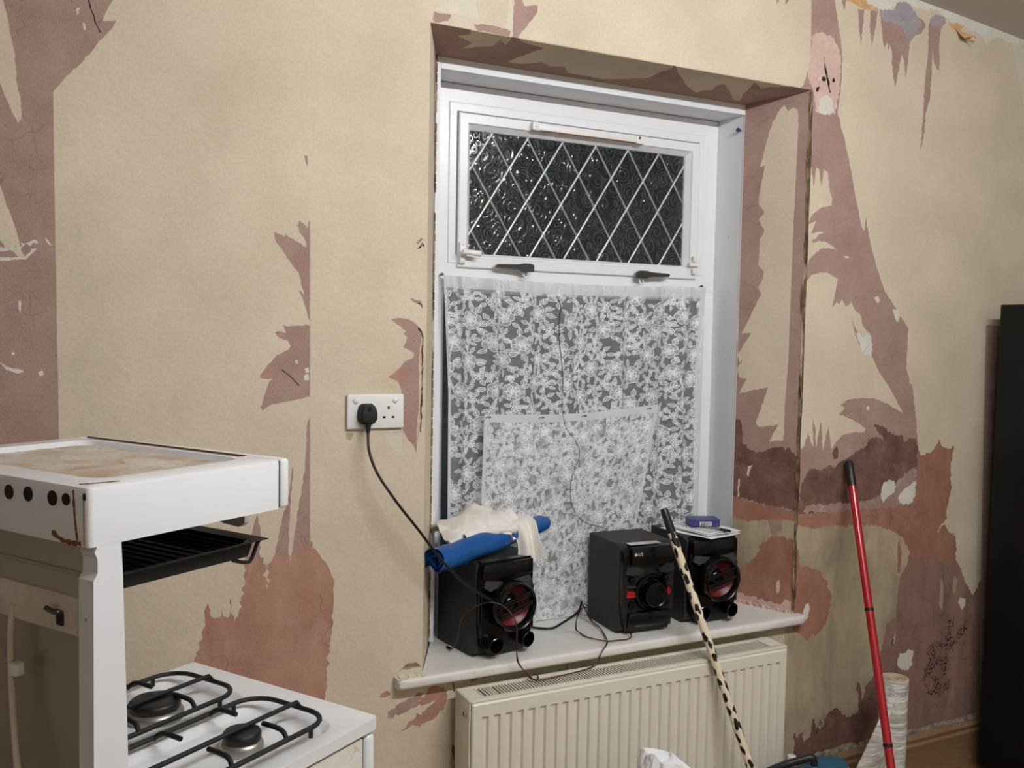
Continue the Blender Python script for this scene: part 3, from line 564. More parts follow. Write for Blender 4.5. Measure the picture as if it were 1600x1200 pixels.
def layered(parent, base, domain, tears, fr, seams=(), void=None, amp=.0011, step=.009):
    """painter's map of torn layers: later outlines lie over earlier ones; every connected piece becomes its own thin mesh"""
    def ccw(p):
        return p if sum(p[i][0]*p[(i+1) % len(p)][1]-p[(i+1) % len(p)][0]*p[i][1] for i in range(len(p))) > 0 else p[::-1]
    faces = [(base, [Vector(p) for p in domain])]+[(c, ccw(roughen(p, amp, step, c in ('damp', 'terracotta', 'ruddy', 'stain', 'graypink', 'pinkplaster', 'white', 'mold', 'grayblue') and len(p) > 7))) for c, p in tears]
    if void: faces.append(('void', ccw([Vector(p) for p in void])))
    vs_, fs, es = [], [], []
    for c, p in faces:
        o = len(vs_); vs_ += [Vector((q[0], q[1])) for q in p]; fs.append(list(range(o, o+len(p))))
    for (xa, ya), (xb, yb) in seams:
        o = len(vs_); vs_ += [Vector((xa, ya)), Vector((xb, yb))]; es.append((o, o+1))
    V, _, F, _, _, OF = geometry.delaunay_2d_cdt(vs_, es, fs, 1, 1e-5, True)
    bb = [(min(q[0] for q in p), max(q[0] for q in p), min(q[1] for q in p), max(q[1] for q in p)) for _, p in faces]
    def inside(i, g):
        b = bb[i]; x, y = g.x, g.y
        if not (b[0] <= x <= b[1] and b[2] <= y <= b[3]): return False
        r = False; p = faces[i][1]; a = p[-1]
        for q in p:
            if (q[1] > y) != (a[1] > y) and x < (a[0]-q[0])*(y-q[1])/(a[1]-q[1])+q[0]: r = not r
            a = q
        return r
    key = []
    for t, of in zip(F, OF):
        g = (V[t[0]]+V[t[1]]+V[t[2]])/3
        c = next((faces[i][0] for i in range(len(faces)-1, -1, -1) if inside(i, g)), None)
        if c in (None, 'void') or not inside(0, g): key.append(None); continue
        side = sum(1 for (a, b) in seams if g.x > a[0]+(b[0]-a[0])*(g.y-a[1])/((b[1]-a[1]) or 1)) if c in ('cream', 'dirty') else 0
        key.append((c, side))
    ed = {}
    for i, t in enumerate(F):
        if key[i] is None: continue
        for k in range(3):
            ed.setdefault(frozenset((t[k], t[(k+1) % 3])), []).append(i)
    nb = {}
    for e, ts in ed.items():
        if len(ts) == 2 and key[ts[0]] == key[ts[1]]:
            nb.setdefault(ts[0], []).append(ts[1]); nb.setdefault(ts[1], []).append(ts[0])
    seen, comps = set(), []
    for i in range(len(F)):
        if key[i] is None or i in seen: continue
        st, c = [i], []; seen.add(i)
        while st:
            j = st.pop(); c.append(j)
            for q in nb.get(j, ()):
                if q not in seen: seen.add(q); st.append(q)
        comps.append(c)
    small = {}
    def emit(name, cat, side, tris):
        h = LAYER_H[cat]+(.0003 if side % 2 else 0); idx = {}; m = MB(); inn = set(tris)
        def vi(k, d):
            if (k, d) not in idx: idx[(k, d)] = len(m.v); m.v.append(tuple(fr(V[k].x, V[k].y, d)))
            return idx[(k, d)]
        for i in tris:
            t = F[i]; m.f.append(tuple(vi(k, h) for k in t))
            for k in range(3):
                e = frozenset((t[k], t[(k+1) % 3]))
                if not any(q in inn and q != i for q in ed[e]):
                    m.f.append((vi(t[k], h), vi(t[k], -.0004), vi(t[(k+1) % 3], -.0004), vi(t[(k+1) % 3], h)))
        m.build(name, cat, parent, smooth=0)
    for c in comps:
        cat, side = key[c[0]]
        ar = sum(abs((V[F[i][1]]-V[F[i][0]]).cross(V[F[i][2]]-V[F[i][0]]))/2 for i in c)
        if ar < 4e-5: small.setdefault(cat, []).extend(c)
        else: emit(LAYER_NAME[cat], cat, side, c)
    for cat, c in small.items(): emit('torn_'+LAYER_NAME[cat]+'_scraps', cat, 0, c)

wd_ = [(XL+.002, .002), (XR-.002, .002), (XR-.002, ZC-.002), (XL+.002, ZC-.002)]
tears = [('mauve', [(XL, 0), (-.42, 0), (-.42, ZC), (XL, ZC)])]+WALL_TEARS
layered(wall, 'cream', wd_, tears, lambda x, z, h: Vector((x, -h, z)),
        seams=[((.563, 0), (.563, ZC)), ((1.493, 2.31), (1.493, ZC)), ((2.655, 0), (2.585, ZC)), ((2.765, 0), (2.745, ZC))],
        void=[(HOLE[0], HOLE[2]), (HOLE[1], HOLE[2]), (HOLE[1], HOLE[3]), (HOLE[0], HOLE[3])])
# right reveal and soffit
A_ = Vector((HOLE[1], 0)); B_ = Vector((2.047, .21)); U_ = (B_-A_).normalized(); L_ = (B_-A_).length; NR = Vector((-U_.y, U_.x))
layered(wall, 'mauve', [(0, .655), (L_, .655), (L_, 2.292), (0, 2.308)], REVEAL_TEARS,
        lambda s, z, h: Vector((A_.x+U_.x*s-abs(U_.y)*h, A_.y+U_.y*s-abs(U_.x)*h, z)), amp=.0012)
layered(wall, 'mauve', [(HOLE[0], 0), (HOLE[1], 0), (2.05, .21), (.966, .21)], SOFFIT_TEARS,
        lambda x, y, h: Vector((x, y, 2.31-y*(.015/.21)-h)), amp=.0012)
# left reveal: papered, with the paper short of the frame
def left_reveal():
    a = Vector((HOLE[0], 0)); b = Vector((.962, .21)); u = (b-a).normalized(); L = (b-a).length
    layered(wall, 'cream', [(0, .655), (L, .655), (L, 2.292), (0, 2.308)],
            [('mauve', [(L*.62, 2.31), (L*.7, 2.1), (L*.86, 1.9), (L*.8, 1.7), (L*.93, 1.5), (L*.9, 1.35), (L*1.1, 1.3), (L*1.1, 2.31)]),
             ('dirty', [(L*.75, .65), (L*.8, .75), (L*.72, .86), (L*.95, .98), (L*1.1, .9), (L*1.1, .65)])],
            lambda s, z, h: Vector((a.x+u.x*s+abs(u.y)*h, a.y+u.y*s-abs(u.x)*h, z)))
left_reveal()

# broken corner bead down the right-hand edge of the opening
def bead():
    m = MB(); n = 90; rows = []
    for i in range(n+1):
        z = .66+(2.305-.66)*i/n; w1 = .0015+.004*max(0, noise.noise((z*7, 0, 0)))*2+.0015*rnd.random(); w2 = .001+.003*rnd.random()*abs(noise.noise((z*5, 3, 0)))*2
        ox = .002*noise.noise((z*14, 7, 0))
        rows.append([(2.137-w1-.002+ox, .003+w1*.9, z), (2.137-w1*.6+ox, -.001, z), (2.137+ox, -.0035-.002*rnd.random(), z), (2.137+w2+.002+ox, -.0012, z), (2.137+w2+.002, .004, z)])
    for r in rows: m.v += r
    for i in range(n):
        for j in range(4): m.f.append((i*5+j, i*5+j+1, (i+1)*5+j+1, (i+1)*5+j))
    m.build('corner_bead', 'broken_bead', wall, smooth=0)
    # dark split beside it
    m = MB(); pts = [(2.1385+.003*noise.noise((z*6, 1, 2)), z) for z in [.7+.02*k for k in range(79)]]
    for (xa, za), (xb, zb) in zip(pts, pts[1:]):
        w = .0008+.0022*max(0, noise.noise((za*8, 9, 1)))
        m.add([(xa-w, -.0036, za), (xa+w, -.0036, za), (xb+w, -.0036, zb), (xb-w, -.0036, zb), (xa-w, -.001, za), (xa+w, -.001, za), (xb+w, -.001, zb), (xb-w, -.001, zb)],
              [(0,1,2,3), (0,4,5,1), (2,6,7,3), (1,5,6,2), (0,3,7,4)])
    m.build('split', 'crack', wall, smooth=0)
bead()
# lifted plaster edge and cracks on the left-hand edge of the opening
def crack(pts, w, y=-.0024):
    m = MB(); P = roughen(pts, .0012, .008)[:]; P = P[:len(P)]
    P = []
    for i in range(len(pts)-1):
        a, b = Vector(pts[i]), Vector(pts[i+1]); k = max(2, int((b-a).length/.008))
        P += [a+(b-a)*(j/k)+Vector((rnd.gauss(0, .0008), rnd.gauss(0, .0008))) for j in range(k)]
    P.append(Vector(pts[-1]))
    for a, b in zip(P, P[1:]):
        d = (b-a); q = Vector((-d.y, d.x)).normalized()*w*(.5+rnd.random())
        v = [(a.x-q.x, y, a.y-q.y), (a.x+q.x, y, a.y+q.y), (b.x+q.x, y, b.y+q.y), (b.x-q.x, y, b.y-q.y)]
        m.add(v+[(x, y+.002, z) for x, _, z in v], [(0,1,2,3),(0,4,5,1),(1,5,6,2),(2,6,7,3),(3,7,4,0)])
    m.build('crack', 'crack', wall, smooth=0)
crack([(.842, 1.545), (.852, 1.53), (.853, 1.46), (.852, 1.37), (.850, 1.28)], .0013)
crack([(.835, 1.745), (.843, 1.75), (.848, 1.762), (.853, 1.752)], .0014)
crack([(.838, 1.61), (.848, 1.605), (.852, 1.595)], .0012)
crack([(.95, .618), (.952, .60), (.954, .585)], .0011); crack([(1.298, .632), (1.299, .59)], .0006)
crack([(.082, 2.235), (.095, 2.19), (.106, 2.166)], .0007)
crack([(.497, 1.440), (.517, 1.424), (.538, 1.402)], .0005)

def flake(pts, lift, mat='pale'):
    """loose curl of paper: quad patch (x, z) corners a b c d lifting off towards c-d"""
    a, b, c, d = [Vector(p) for p in pts]
    def fn(u, v):
        p = (a.lerp(b, u)).lerp(d.lerp(c, u), v)
        return (p.x+.002*math.sin(v*5+u*7), -.0024-lift*(v**1.6)*(1+.4*math.sin(u*9)), p.y+.002*math.sin(u*11))
    MB().grid(fn, 6, 6, .0009).build('paper_flake', mat, wall, smooth=60)
flake([(2.77, 2.60), (2.80, 2.595), (2.835, 2.57), (2.785, 2.56)], .028, 'tan')
flake([(2.80, 2.585), (2.815, 2.58), (2.822, 2.55), (2.797, 2.565)], .03, 'pinkplaster')
flake([(2.295, .30), (2.285, .26), (2.24, .255), (2.255, .285)], .02, 'dirty')
flake([(2.60, .53), (2.60, .50), (2.582, .495), (2.586, .512)], .012, 'pale')
flake([(.80, .665), (.858, .668), (.85, .682), (.82, .684)], .01, 'dirty')

# other sides of the room (only the ceiling's corner and the floor's edge come into view)
def slab(name, a, b, mat, label):
    return tag(MB().box(a, b).build(name, mat, smooth=0), label, kind='structure')
slab('wall_left', (XL-.1, YB, 0), (XL, 0, ZC), 'plain_wall', 'plain cream side wall to the left')
slab('wall_right', (XR, YB, 0), (XR+.1, 0, ZC), 'plain_wall', 'plain cream side wall to the right')
slab('wall_front', (XL, YB-.1, 0), (XR, YB, ZC), 'plain_wall', 'plain cream wall opposite the window')
slab('floor', (XL, YB, -.08), (XR, 0, 0), 'floor_boards', 'brown wooden floor')
def ceiling():
    def zc(x): 
        return 2.668-.0*x if x < 2.5 else 2.668-.068*(x-2.5)-.02*(x-2.5)**2
    m = MB(); xs = [XL+(XR-XL)*i/40 for i in range(41)]; ys = [YB+(0.-YB)*j/8 for j in range(9)]
    for x in xs:
        for y in ys: m.v.append((x, y, zc(x)+.004*noise.noise((x*1.5, y*1.5, 0))))
    for i in range(40):
        for j in range(8): m.f.append((i*9+j, i*9+j+1, (i+1)*9+j+1, (i+1)*9+j))
    k = len(m.v); m.add([(XL, YB, ZC+.05), (XR, YB, ZC+.05), (XR, 0, ZC+.05), (XL, 0, ZC+.05)], [(0,1,2,3)])
    tag(m.build('ceiling', 'ceiling_paint', smooth=30), 'grey sloping painted ceiling', kind='structure')
ceiling()
def skirting():
    prof = [(0, .0), (-.02, .0), (-.02, .105), (-.0225, .112), (-.0225, .118), (-.016, .126), (-.020, .134), (-.021, .142), (-.016, .150), (-.010, .158), (-.006, .160), (0, .160)]
    m = MB(); n = len(prof); xs = (XL+.01, XR-.01)
    for x in xs: m.v += [(x, y-.0018, z) for y, z in prof]
    m.f = [(i, (i+1) % n, n+(i+1) % n, n+i) for i in range(n)]+[tuple(range(n)), tuple(range(n, 2*n))]
    o = tag(m.build('baseboard_back', 'skirting', smooth=25), 'brown moulded skirting board along the back wall', kind='structure')
    m = MB(); k = 120
    for i in range(k+1):
        x = 1.95+(XR-.02-1.95)*i/k; h = .166+.012*abs(noise.noise((x*9, 1, 1)))+.006*rnd.random()
        m.v += [(x, -.0025, .158), (x, -.012-.004*rnd.random(), .1595), (x, -.009, .163), (x, -.0022, h)]
    for i in range(k):
        for j in range(3): m.f.append((i*4+j, i*4+j+1, (i+1)*4+j+1, (i+1)*4+j))
    m.build('dusty_top_edge', 'skirting_dust', o, smooth=0)
skirting()

# ================================================================== WINDOW
win = thing('window_1', 'white plastic window with leaded obscure top light above a lace-covered lower pane', 'window', (1.51, .33, .652), kind='structure')
def mitre(names, x0, x1, z0, z1, prof, mat='upvc', parent=win):
    n = len(prof)
    cs = [lambda d: (x0+d, z0+d), lambda d: (x1-d, z0+d), lambda d: (x1-d, z1-d), lambda d: (x0+d, z1-d)]
    for k in range(4):
        m = MB(); a, b = cs[k], cs[(k+1) % 4]; g = .0004
        for fn in (a, b): m.v += [(fn(d)[0], y, fn(d)[1]) for d, y in prof]
        m.f = [(i, (i+1) % n, n+(i+1) % n, n+i) for i in range(n)]+[tuple(range(n)), tuple(range(n, 2*n))]
        m.build(names[k % len(names)], mat, parent, True, smooth=20)
mitre(['frame_rail', 'frame_stile'], .998, 2.037, 1.685, 2.262, [(0, .40), (0, .327), (.002, .325), (.052, .325), (.0545, .327), (.0565, .3225), (.077, .3225), (.079, .3245), (.080, .345), (.080, .40)])
mitre(['frame_rail', 'frame_stile'], .998, 2.037, .655, 1.705, [(0, .40), (0, .3265), (.036, .3265), (.038, .325), (.050, .34), (.050, .40)])
mitre(['sash_rail', 'sash_stile'], 1.081, 1.954, 1.7275, 2.179, [(0, .385), (0, .318), (.003, .315), (.0275, .315), (.029, .3165), (.030, .320), (.0435, .337), (.0445, .342), (.0445, .385)])
pane = MB().box((1.122, .344, 1.768), (1.913, .350, 2.137)).build('obscure_pane', 'swirl_glass', win, True, smooth=0)
MB().box((1.028, .350, .686), (2.007, .356, 1.654)).build('lower_pane', 'lower_glass', win, True, smooth=0)
def swirls():
    # raised threads of glass rolled into the pane: open rings, curls and S-bends
    R = random.Random(21); C = []; m = MB(); x0, x1, z0, z1 = 1.124, 1.911, 1.770, 2.135
    def thread(pts, r):
        pts = [p for p in pts if x0 < p[0] < x1 and z0 < p[1] < z1]
        if len(pts) > 3: m.tube([(x, .3440, z) for x, z in pts], r, 6)
    for r0, n in ((.030, 500), (.022, 900), (.014, 1500), (.009, 1500)):
        for _ in range(n):
            x, z = R.uniform(x0, x1), R.uniform(z0, z1)
            if any((x-a)**2+(z-b)**2 < (.88*(r0+q))**2 for a, b, q in C): continue
            C.append((x, z, r0)); a0 = R.uniform(0, 6.28); turns = R.choice((1.3, 1.6, 2.1)) if r0 > .012 else .9; sg = R.choice((-1, 1)); ec = R.uniform(.7, 1.05)
            N_ = int(26*turns); P = []
            for k in range(N_+1):
                t = k/N_; a = a0+sg*t*turns*2*PI; rr = r0*(.96-.72*t) if r0 > .012 else r0*.8
                P.append((x+rr*math.cos(a)*ec, z+rr*math.sin(a)))
            thread(P, .0019 if r0 > .012 else .0015)
            if r0 > .020:
                a1 = a0+PI; thread([(x+r0*1.12*math.cos(a1+k*.12)*ec, z+r0*1.12*math.sin(a1+k*.12)) for k in range(R.randint(10, 26))], .0016)
    m.build('swirl_relief', 'relief_glass', pane, smooth=60, kind='stuff')
swirls()
def cames():
    x0, x1, z0, z1 = 1.1245, 1.9105, 1.771, 2.1345; s = 1.57
    def seg(xc, sl):
        pts = []
        for z in (z0, z1): pts.append((xc+(z-1.95)/sl, z))
        (xa, za), (xb, zb) = pts
        if xa > xb: xa, za, xb, zb = xb, zb, xa, za
        if xb <= x0+.004 or xa >= x1-.004: return None
        if xa < x0: za += (x0-xa)*(zb-za)/(xb-xa); xa = x0
        if xb > x1: zb = za+(x1-xa)*(zb-za)/(xb-xa); xb = x1
        return Vector((xa, 0, za)), Vector((xb, 0, zb))
    for k in range(-3, 9):
        for base, sl, y, mt, w in ((1.204+.1215*k, s, .3422, 'lead', .0032), (1.188+.1235*k, -s, .3430, 'lead_shaded', .0034)):
            r = seg(base, sl)
            if not r: continue
            a, b = r; d = (b-a).normalized(); q = Vector((-d.z, 0, d.x)); m = MB(); n = 26; prof = [(-1, .0006), (-.55, -.0012), (0, -.0018), (.55, -.0012), (1, .0006)]
            for i in range(n+1):
                p = a.lerp(b, i/n); ww = w*(1+.25*noise.noise((p.x*60, p.z*60, k)))
                for o, h in prof: v = p+q*(o*ww); m.v.append((v.x, y+h, v.z))
            for i in range(n):
                for j in range(4): m.f.append((i*5+j, i*5+j+1, (i+1)*5+j+1, (i+1)*5+j))
            m.f += [tuple(range(5)), tuple(n*5+j for j in range(5))]
            m.build('lead_strip', mt, win, True, smooth=60)
cames()
# white lining boards round the frame
MB().box((.963, .206, .653), (.976, .33, 2.294)).build('lining_board', 'upvc_matt', win, True, smooth=0)
MB().add([(2.047, .206, .653), (2.0525, .206, .653), (2.0525, .33, .653), (2.037, .33, .653), (2.047, .206, 2.2625), (2.0525, .206, 2.2625), (2.0525, .33, 2.2625), (2.037, .33, 2.2625)],
         [(0,3,2,1),(4,5,6,7),(0,1,5,4),(1,2,6,5),(2,3,7,6),(3,0,4,7)]).build('lining_board', 'upvc_matt', win, True, smooth=0)
MB().box((.9765, .205, 2.263), (2.0525, .40, 2.2945)).build('head_board', 'upvc_matt', win, True, smooth=0)
for x, y, z in ((2.0405, .262, 1.87), (2.0405, .265, 1.46), (2.041, .27, 1.05)):
    MB().lathe([(.0022, -.003), (.0022, .001), (.0012, .0016)], 10, aim((x+.003, y, z), (-1, 0, 0))).build('screw', 'dark_metal', win, True)
MB().lathe([(.003, 0), (.003, .012), (.0065, .013), (.0075, .016), (.006, .02)], 14, aim((2.047, .222, 2.215), (-1, -.3, 0))).build('blue_screw_plug', 'violet', win, True)
# foam and dark gap down the left side
m = MB()
for i in range(60):
    z = .67+i*.0272; 
    if noise.noise((z*5, 4, 0)) < -.25: continue
    m.rbox((.955, .198-.004*rnd.random(), z), (.9625, .207, z+.026), .002, 1)
m.build('gap_filler', 'broken_bead', win, True, smooth=0)
# trickle-vent bar
v0 = MB().rbox((1.318, .297, 2.151), (1.70, .3155, 2.172), .003).build('vent_bar', 'white_plastic', win, True)
MB().rbox((1.312, .294, 2.149), (1.336, .316, 2.175), .003).build('vent_end', 'white_plastic', v0)
MB().rbox((1.688, .294, 2.148), (1.714, .316, 2.174), .003).build('vent_end', 'white_plastic', v0)
MB().rbox((1.34, .2965, 2.1495), (1.685, .300, 2.1522), .0006, 1).build('stained_edge', 'rust', v0)
MB().lathe([(.004, 0), (.004, .003)], 12, aim((1.697, .294, 2.166), (0, -1, 0))).build('screw', 'dark_metal', v0)
MB().lathe([(.004, 0), (.004, .003)], 12, aim((1.324, .294, 2.163), (0, -1, 0))).build('screw', 'white_plastic', v0)
# locking handle on the left stile
h = MB().rbox((1.083, .305, 1.737), (1.103, .316, 1.803), .0045, 3).build('handle_plate', 'white_plastic', win, True)
MB().tube([(1.093, .305, 1.770), (1.093, .288, 1.770)], .008, 14).build('spindle', 'white_plastic', h)
MB().tube(spline([(1.089, .285, 1.771), (1.10, .283, 1.771), (1.12, .281, 1.769), (1.139, .281, 1.768)], 5), [.0085]*8+[.009]*8, 14).build('lever', 'white_plastic', h) if False else \
MB().tube([(1.085, .286, 1.771), (1.10, .284, 1.771), (1.12, .282, 1.769), (1.139, .282, 1.768)], [.0075, .0085, .0085, .009], 14).build('lever', 'white_plastic', h)
for zz in (1.744, 1.796): MB().lathe([(.004, 0), (.004, .002), (.002, .003)], 12, aim((1.093, .305, zz), (0, -1, 0))).build('screw_cap', 'white_plastic', h)
# catch on the right stile
h = MB().rbox((1.917, .302, 1.768), (1.957, .3155, 1.782), .004, 2).build('catch_bar', 'white_plastic', win, True)
for zz in (1.755, 1.795): MB().tube([(1.937, .318, zz-.009), (1.937, .306, zz-.006), (1.937, .306, zz+.008)], .0085, 12).build('catch_knuckle', 'white_plastic', h)
# two stay handles on the transom, mirror images
def stay(xc, zc, sgn):
    b = MB().rbox((xc-.011, .300, zc-.009), (xc+.011, .3155, zc+.007), .003).build('stay_base', 'dark_metal', win, True)
    pr = [(-.022, -.011), (.012, -.012), (.020, -.007), (.034, -.0055), (.100, -.0025), (.104, .003), (.100, .007), (.030, .0095), (.012, .013), (-.012, .013), (-.022, .009)]
    MB().prism([(xc-sgn*x if False else xc+sgn*x, zc+z) for x, z in pr], .287, .300, lambda x, z, d: Vector((x, d, z))).build('stay_lever', 'stay_metal', b, smooth=30)
    MB().tube(spline([(xc-.004, .305, zc-.010), (xc-.007, .300, zc-.022), (xc, .298, zc-.029), (xc+.007, .300, zc-.022), (xc+.004, .305, zc-.010)], 5), .0028, 8).build('clip_hook', 'white_plastic', b)
stay(1.300, 1.734, -1); stay(1.722, 1.732, 1)

# sill
def sill():
    pts = [(.786, -.034), (.80, -.038), (2.148, -.038), (2.158, -.032), (2.158, -.002), (2.1355, -.0015), (2.046, .208), (2.046, .324), (.970, .324), (.968, .208), (.8635, -.0015), (.786, -.002)]
    bm = bmesh.new(); lo = [bm.verts.new((x, y, .6235)) for x, y in pts]; hi = [bm.verts.new((x, y, .652)) for x, y in pts]; n = len(pts)
    bm.faces.new(lo[::-1]); bm.faces.new(hi)
    for i in range(n): bm.faces.new((lo[i], lo[(i+1) % n], hi[(i+1) % n], hi[i]))
    bmesh.ops.bevel(bm, geom=[e for e in bm.edges if all(v.co.y < -.03 for v in e.verts)], offset=.010, segments=4, profile=.5, affect='EDGES')
    o = MB().bm(bm).build('window_sill', 'sill_paint', win, True, smooth=50)
    m = MB()
    for i in range(38):
        x = .79+.075*rnd.random()**1.5; s = .003+.004*rnd.random()
        m.rbox((x, -.036+.03*rnd.random(), .6505), (x+s*1.8, -.03+.03*rnd.random(), .6505+s), .001, 1)
    m.build('flaking_paint', 'pale', o, smooth=0)
    m = MB()
    for i in range(70):
        t = rnd.random(); x = 2.135-.088*t-.006*rnd.random(); y = .0+.2*t; s = .003+.006*rnd.random()
        m.rbox((x-s, y-s, .651), (x+s*.6, y+s, .651+s*1.3), .001, 1)
    m.build('plaster_crumbs', 'pinkplaster', o, smooth=0, kind='stuff')
sill()

# ================================================================== LACE
def lace_motifs(W, H, seed):
    """2D outlines of roses, small flowers and leaf sprays filling a W x H cloth"""
    R = random.Random(seed); out = []
    def leaf(cx, cy, a, L, w):
        pts = []
        for k in range(13):
            t = k/12; x = t*L; y = w*math.sin(PI*t**.8)*(1-.25*t); pts.append((x, y))
        for k in range(11, 0, -1):
            t = k/12; x = t*L; y = -w*math.sin(PI*t**.8)*(1-.25*t); pts.append((x, y))
        ca, sa = math.cos(a), math.sin(a); tr = lambda p: (cx+p[0]*ca-p[1]*sa, cy+p[0]*sa+p[1]*ca)
        out.append(('o', [tr(p) for p in pts])); out.append(('l', [tr((0, 0)), tr((L*.75, 0))]))
    def petals(cx, cy, n, rad, pr, a0, fill=True, sc=.28):
        for k in range(n):
            a = a0+2*PI*k/n+R.uniform(-.15, .15); pts = []
            for j in range(12):
                b = 2*PI*j/12; rr = pr*(1+sc*.35*math.sin(3*b+k))
                x = rad+rr*.82*math.cos(b); y = rr*1.12*math.sin(b); pts.append((cx+x*math.cos(a)-y*math.sin(a), cy+x*math.sin(a)+y*math.cos(a)))
            out.append(('o' if fill else 'l', pts if fill else pts+[pts[0]]))
    def rose(cx, cy, s):
        a = R.uniform(0, 6)
        petals(cx, cy, 6, .0185*s, .0125*s, a); petals(cx, cy, 5, .0100*s, .0085*s, a+.5, False); petals(cx, cy, 3, .0035*s, .0048*s, a+.2, False)
        sp = [(cx+(.0012+.0009*k)*s*.6*math.cos(a+k*.7), cy+(.0012+.0009*k)*s*.6*math.sin(a+k*.7)) for k in range(12)]; out.append(('l', sp))
        n = R.choice((6, 7, 8))
        for k in range(n):
            b = a+2*PI*k/n+R.uniform(-.25, .25); d = .030*s
            leaf(cx+d*math.cos(b), cy+d*math.sin(b), b+R.uniform(-.6, .6), R.uniform(.020, .028)*s, R.uniform(.0060, .0082)*s)
    def small(cx, cy):
        a = R.uniform(0, 6); petals(cx, cy, 5, .0065, .0052, a); petals(cx, cy, 1, 0, .0028, 0)
        for k in range(5):
            b = a+2*PI*k/5+.6; leaf(cx+.013*math.cos(b), cy+.013*math.sin(b), b+R.uniform(-.5, .5), R.uniform(.016, .022), R.uniform(.0048, .0064))
    C = []
    def free(x, y, r):
        return all((x-a)**2+(y-b)**2 > (r+q)**2 for a, b, q in C)
    for tries, r in ((1600, .036), (1500, .031)):
        for _ in range(tries):
            x, y = R.uniform(-.02, W+.02), R.uniform(-.02, H+.02)
            if free(x, y, r): C.append((x, y, r)); rose(x, y, r/.036*.98)
    for _ in range(2500):
        x, y = R.uniform(0, W), R.uniform(0, H)
        if free(x, y, .0135): C.append((x, y, .0125)); small(x, y)
    for _ in range(500):
        x, y = R.uniform(0, W), R.uniform(0, H)
        if free(x, y, .013):
            C.append((x, y, .008)); a = R.uniform(0, 6.28)
            for b in (-.7, 0., .7): leaf(x, y, a+b, R.uniform(.015, .020), .0055)
    return out
def lace_cloth(root, S, W, H, seed, nu, nv):
    """S(u, v) -> point of the hung cloth for cloth metres (u across, v down)"""
    vs_ = []; uvs = []; m = MB()
    for i in range(nu+1):
        for j in range(nv+1):
            u, v = W*i/nu, H*j/nv; m.v.append(tuple(S(u, v))); uvs.append((u, v))
    w = nv+1; m.f = [(i*w+j, (i+1)*w+j, (i+1)*w+j+1, i*w+j+1) for i in range(nu) for j in range(nv)]
    m.build('net', 'lace_net', root, True, smooth=80, uv=uvs)
    fill, line = MB(), MB()
    for kind, pts in lace_motifs(W, H, seed):
        if all(not (0 < p[0] < W and 0 < p[1] < H) for p in pts): continue
        pts = [(min(W-.001, max(.001, p[0])), min(H-.001, max(.001, p[1]))) for p in pts]
        if kind == 'o':
            c = (sum(p[0] for p in pts)/len(pts), sum(p[1] for p in pts)/len(pts)); n = len(pts)
            fill.add([S(*c)+Vector((0, -.0006, 0))]+[S(*p)+Vector((0, -.0006, 0)) for p in pts], [(0, 1+k, 1+(k+1) % n) for k in range(n)])
            pts = pts+[pts[0]]
        wv = .00075; o = Vector((0, -.0011, 0)); vv = []
        for k, p in enumerate(pts):
            a, b = Vector(pts[max(0, k-1)]), Vector(pts[min(len(pts)-1, k+1)]); d = (b-a); q = Vector((-d.y, d.x)); q = q.normalized()*wv if q.length > 0 else Vector((wv, 0))
            vv += [S(p[0]+q.x, p[1]+q.y)+o, S(p[0]-q.x, p[1]-q.y)+o]
        line.add(vv, [(2*k, 2*k+1, 2*k+3, 2*k+2) for k in range(len(pts)-1)])
    fill.build('flower_fill', 'lace_fill', root, True, smooth=0, kind='stuff'); line.build('flower_outline', 'lace_line', root, True, smooth=0, kind='stuff')
def hem(root, S, u0, u1, v0, v1, n, name='hem', mt='lace_tape'):
    MB().grid(lambda a, b: S(u0+(u1-u0)*a, v0+(v1-v0)*b)+Vector((0, -.0014, 0)), n, 3).build(name, mt, root, True, smooth=80)

cur = thing('lace_curtain', 'wide white floral lace net curtain gathered across the lower window', 'curtain', (1.51, .295, .655))
CW, CH = .95, 1.043
def S1(u, v):
    t = v/CH; k = u/CW
    fold = .010*math.sin(u*62+1.6*math.sin(u*9))+.006*math.sin(u*27+.7)+.005*math.sin(u*131+2*math.sin(u*31))*max(0, 1-t*2.2)
    fold *= .55+.45*math.sin(PI*min(1, t*1.2+.25))
    inset = .018*min(1, t/.22)*(1-k)-.020*min(1, t/.3)*k
    x = 1.030+CW*k+inset+.0135*math.sin(u*46+1.5*math.sin(u*7)+.6)*min(1, u/.05)*min(1, (CW-u)/.05)*(.6+.4*t); sag = -.010*math.sin(PI*k)*(1-t)
    y = .296-.016*t+fold*.9
    return Vector((x, y, 1.702+sag-v*1.0))
lace_cloth(cur, S1, CW, CH, 3, 150, 60)
hem(cur, S1, 0, CW, 0, .034, 150, 'heading_tape'); hem(cur, S1, 0, .010, 0, CH, 2, 'side_hem'); hem(cur, S1, CW-.014, CW, 0, CH, 2, 'side_hem')
for x in (1.029, 1.972): MB().lathe([(.0025, 0), (.0025, .012), (.005, .013), (.005, .016)], 10, aim((x, .322, 1.704), (0, -1, 0))).build('nail', 'dark_metal', cur, True)

